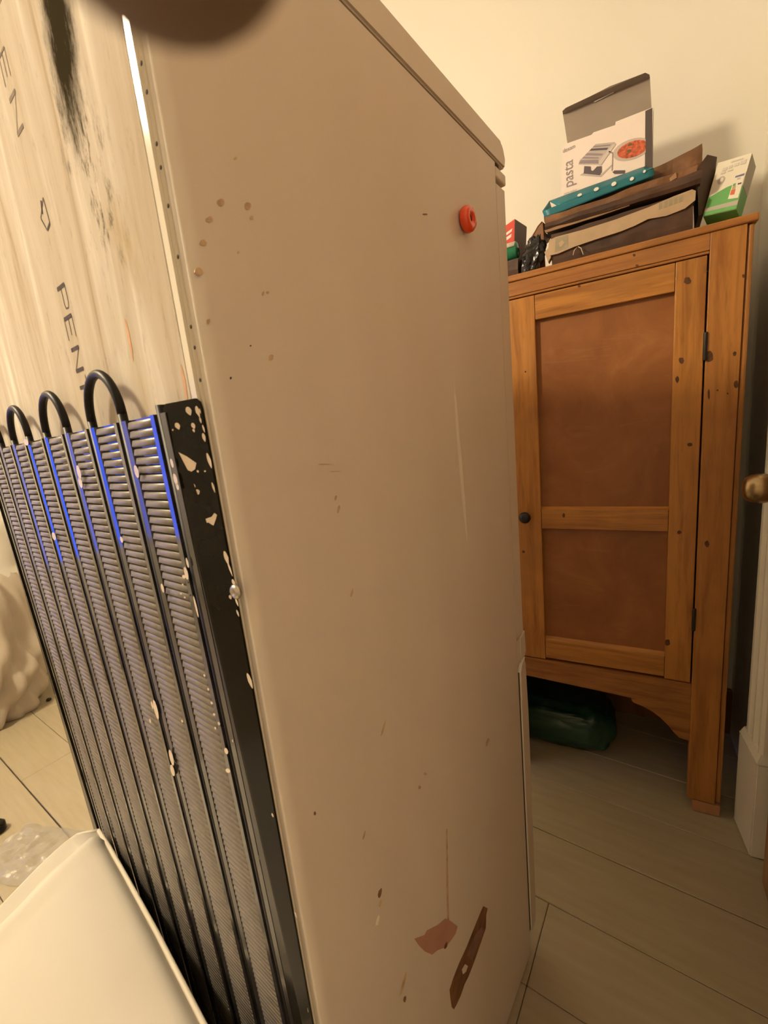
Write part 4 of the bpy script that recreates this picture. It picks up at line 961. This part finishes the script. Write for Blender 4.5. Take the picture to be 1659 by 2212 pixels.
for k in range(1, 4):
    m0 = J['mcp'] + RIGHT * .021 * k - UP * .003 * k - FWD * .004 * k; i0 = len(pts)
    seq = [m0, m0 + FWD * .030 + UP * .020, m0 + FWD * .016 + UP * .042, m0 - FWD * .004 + UP * .036, m0 - FWD * .010 + UP * .022]
    pts += seq; rad += [.0120, .0090, .0082, .0075, .0058]
    edges += [(5, i0), (i0, i0 + 1), (i0 + 1, i0 + 2), (i0 + 2, i0 + 3), (i0 + 3, i0 + 4)]
i0 = len(pts); t0_ = palm - RIGHT * .026 + UP * .006
pts += [t0_, t0_ - RIGHT * .018 + FWD * .026 + UP * .010, t0_ - RIGHT * .016 + FWD * .050 + UP * .024, t0_ - RIGHT * .010 + FWD * .064 + UP * .036]; rad += [.0135, .0110, .0098, .0070]
edges += [(5, i0), (i0, i0 + 1), (i0 + 1, i0 + 2), (i0 + 2, i0 + 3)]
sk.from_pydata([tuple(p - ho) for p in pts], edges, []); sk.update()
ho_ = link('hand_skin', sk, M['skin'], hand)
sm = ho_.modifiers.new('skin', 'SKIN'); sm.use_smooth_shade = True
for i, r_ in enumerate(rad): sk.skin_vertices[0].data[i].radius = (r_, r_)
sk.skin_vertices[0].data[5].use_root = True; sk.skin_vertices[0].data[0].use_root = False
ss = ho_.modifiers.new('smooth', 'SUBSURF'); ss.levels = 2; ss.render_levels = 2

# ------------------------------------------------------------------ lamps
def pendant(pos, watts, label, r_=.14):
    lp = empty('pendant_lamp', (pos.x, pos.y, pos.z), 0, label, 'lamp')
    lathe('ceiling_rose', [(.05, ZC - pos.z - .03), (.045, ZC - pos.z - .002)], M['ceiling'], lp, 20, 'z')
    tube('flex', [(0, 0, .10), (0, 0, ZC - pos.z - .02)], .004, M['gasket'], lp, 8)
    lathe('holder', [(.02, .07), (.02, .12), (.012, .13)], M['gasket'], lp, 16, 'z')
    o = lathe('light_stop_dome', [(.232, .0), (.220, .03), (.17, .065), (.09, .08), (.03, .10), (.022, .11)], M['shade'], lp, 40, 'z')  # unseen dome added to keep lamp light off the ceiling
    bm = bmesh.new(); bm.from_mesh(o.data); bmesh.ops.delete(bm, geom=[f for f in bm.faces if len(f.verts) > 4 and f.calc_center_median().z < .01], context='FACES'); bm.to_mesh(o.data); bm.free()
    s_ = o.modifiers.new('thickness', 'SOLIDIFY'); s_.thickness = .002
    l = bpy.data.lights.new('bulb_light', 'POINT'); l.energy = watts; l.color = LAMP_COL; l.shadow_soft_size = r_
    lo_ = bpy.data.objects.new('bulb_light', l); COL.objects.link(lo_); lo_.parent = lp; lo_.location = (0, 0, -.06)
    return lp
pendant(LAMP_POS, LAMP_W, 'pendant bulb hanging from the ceiling above the footstool side of the room')
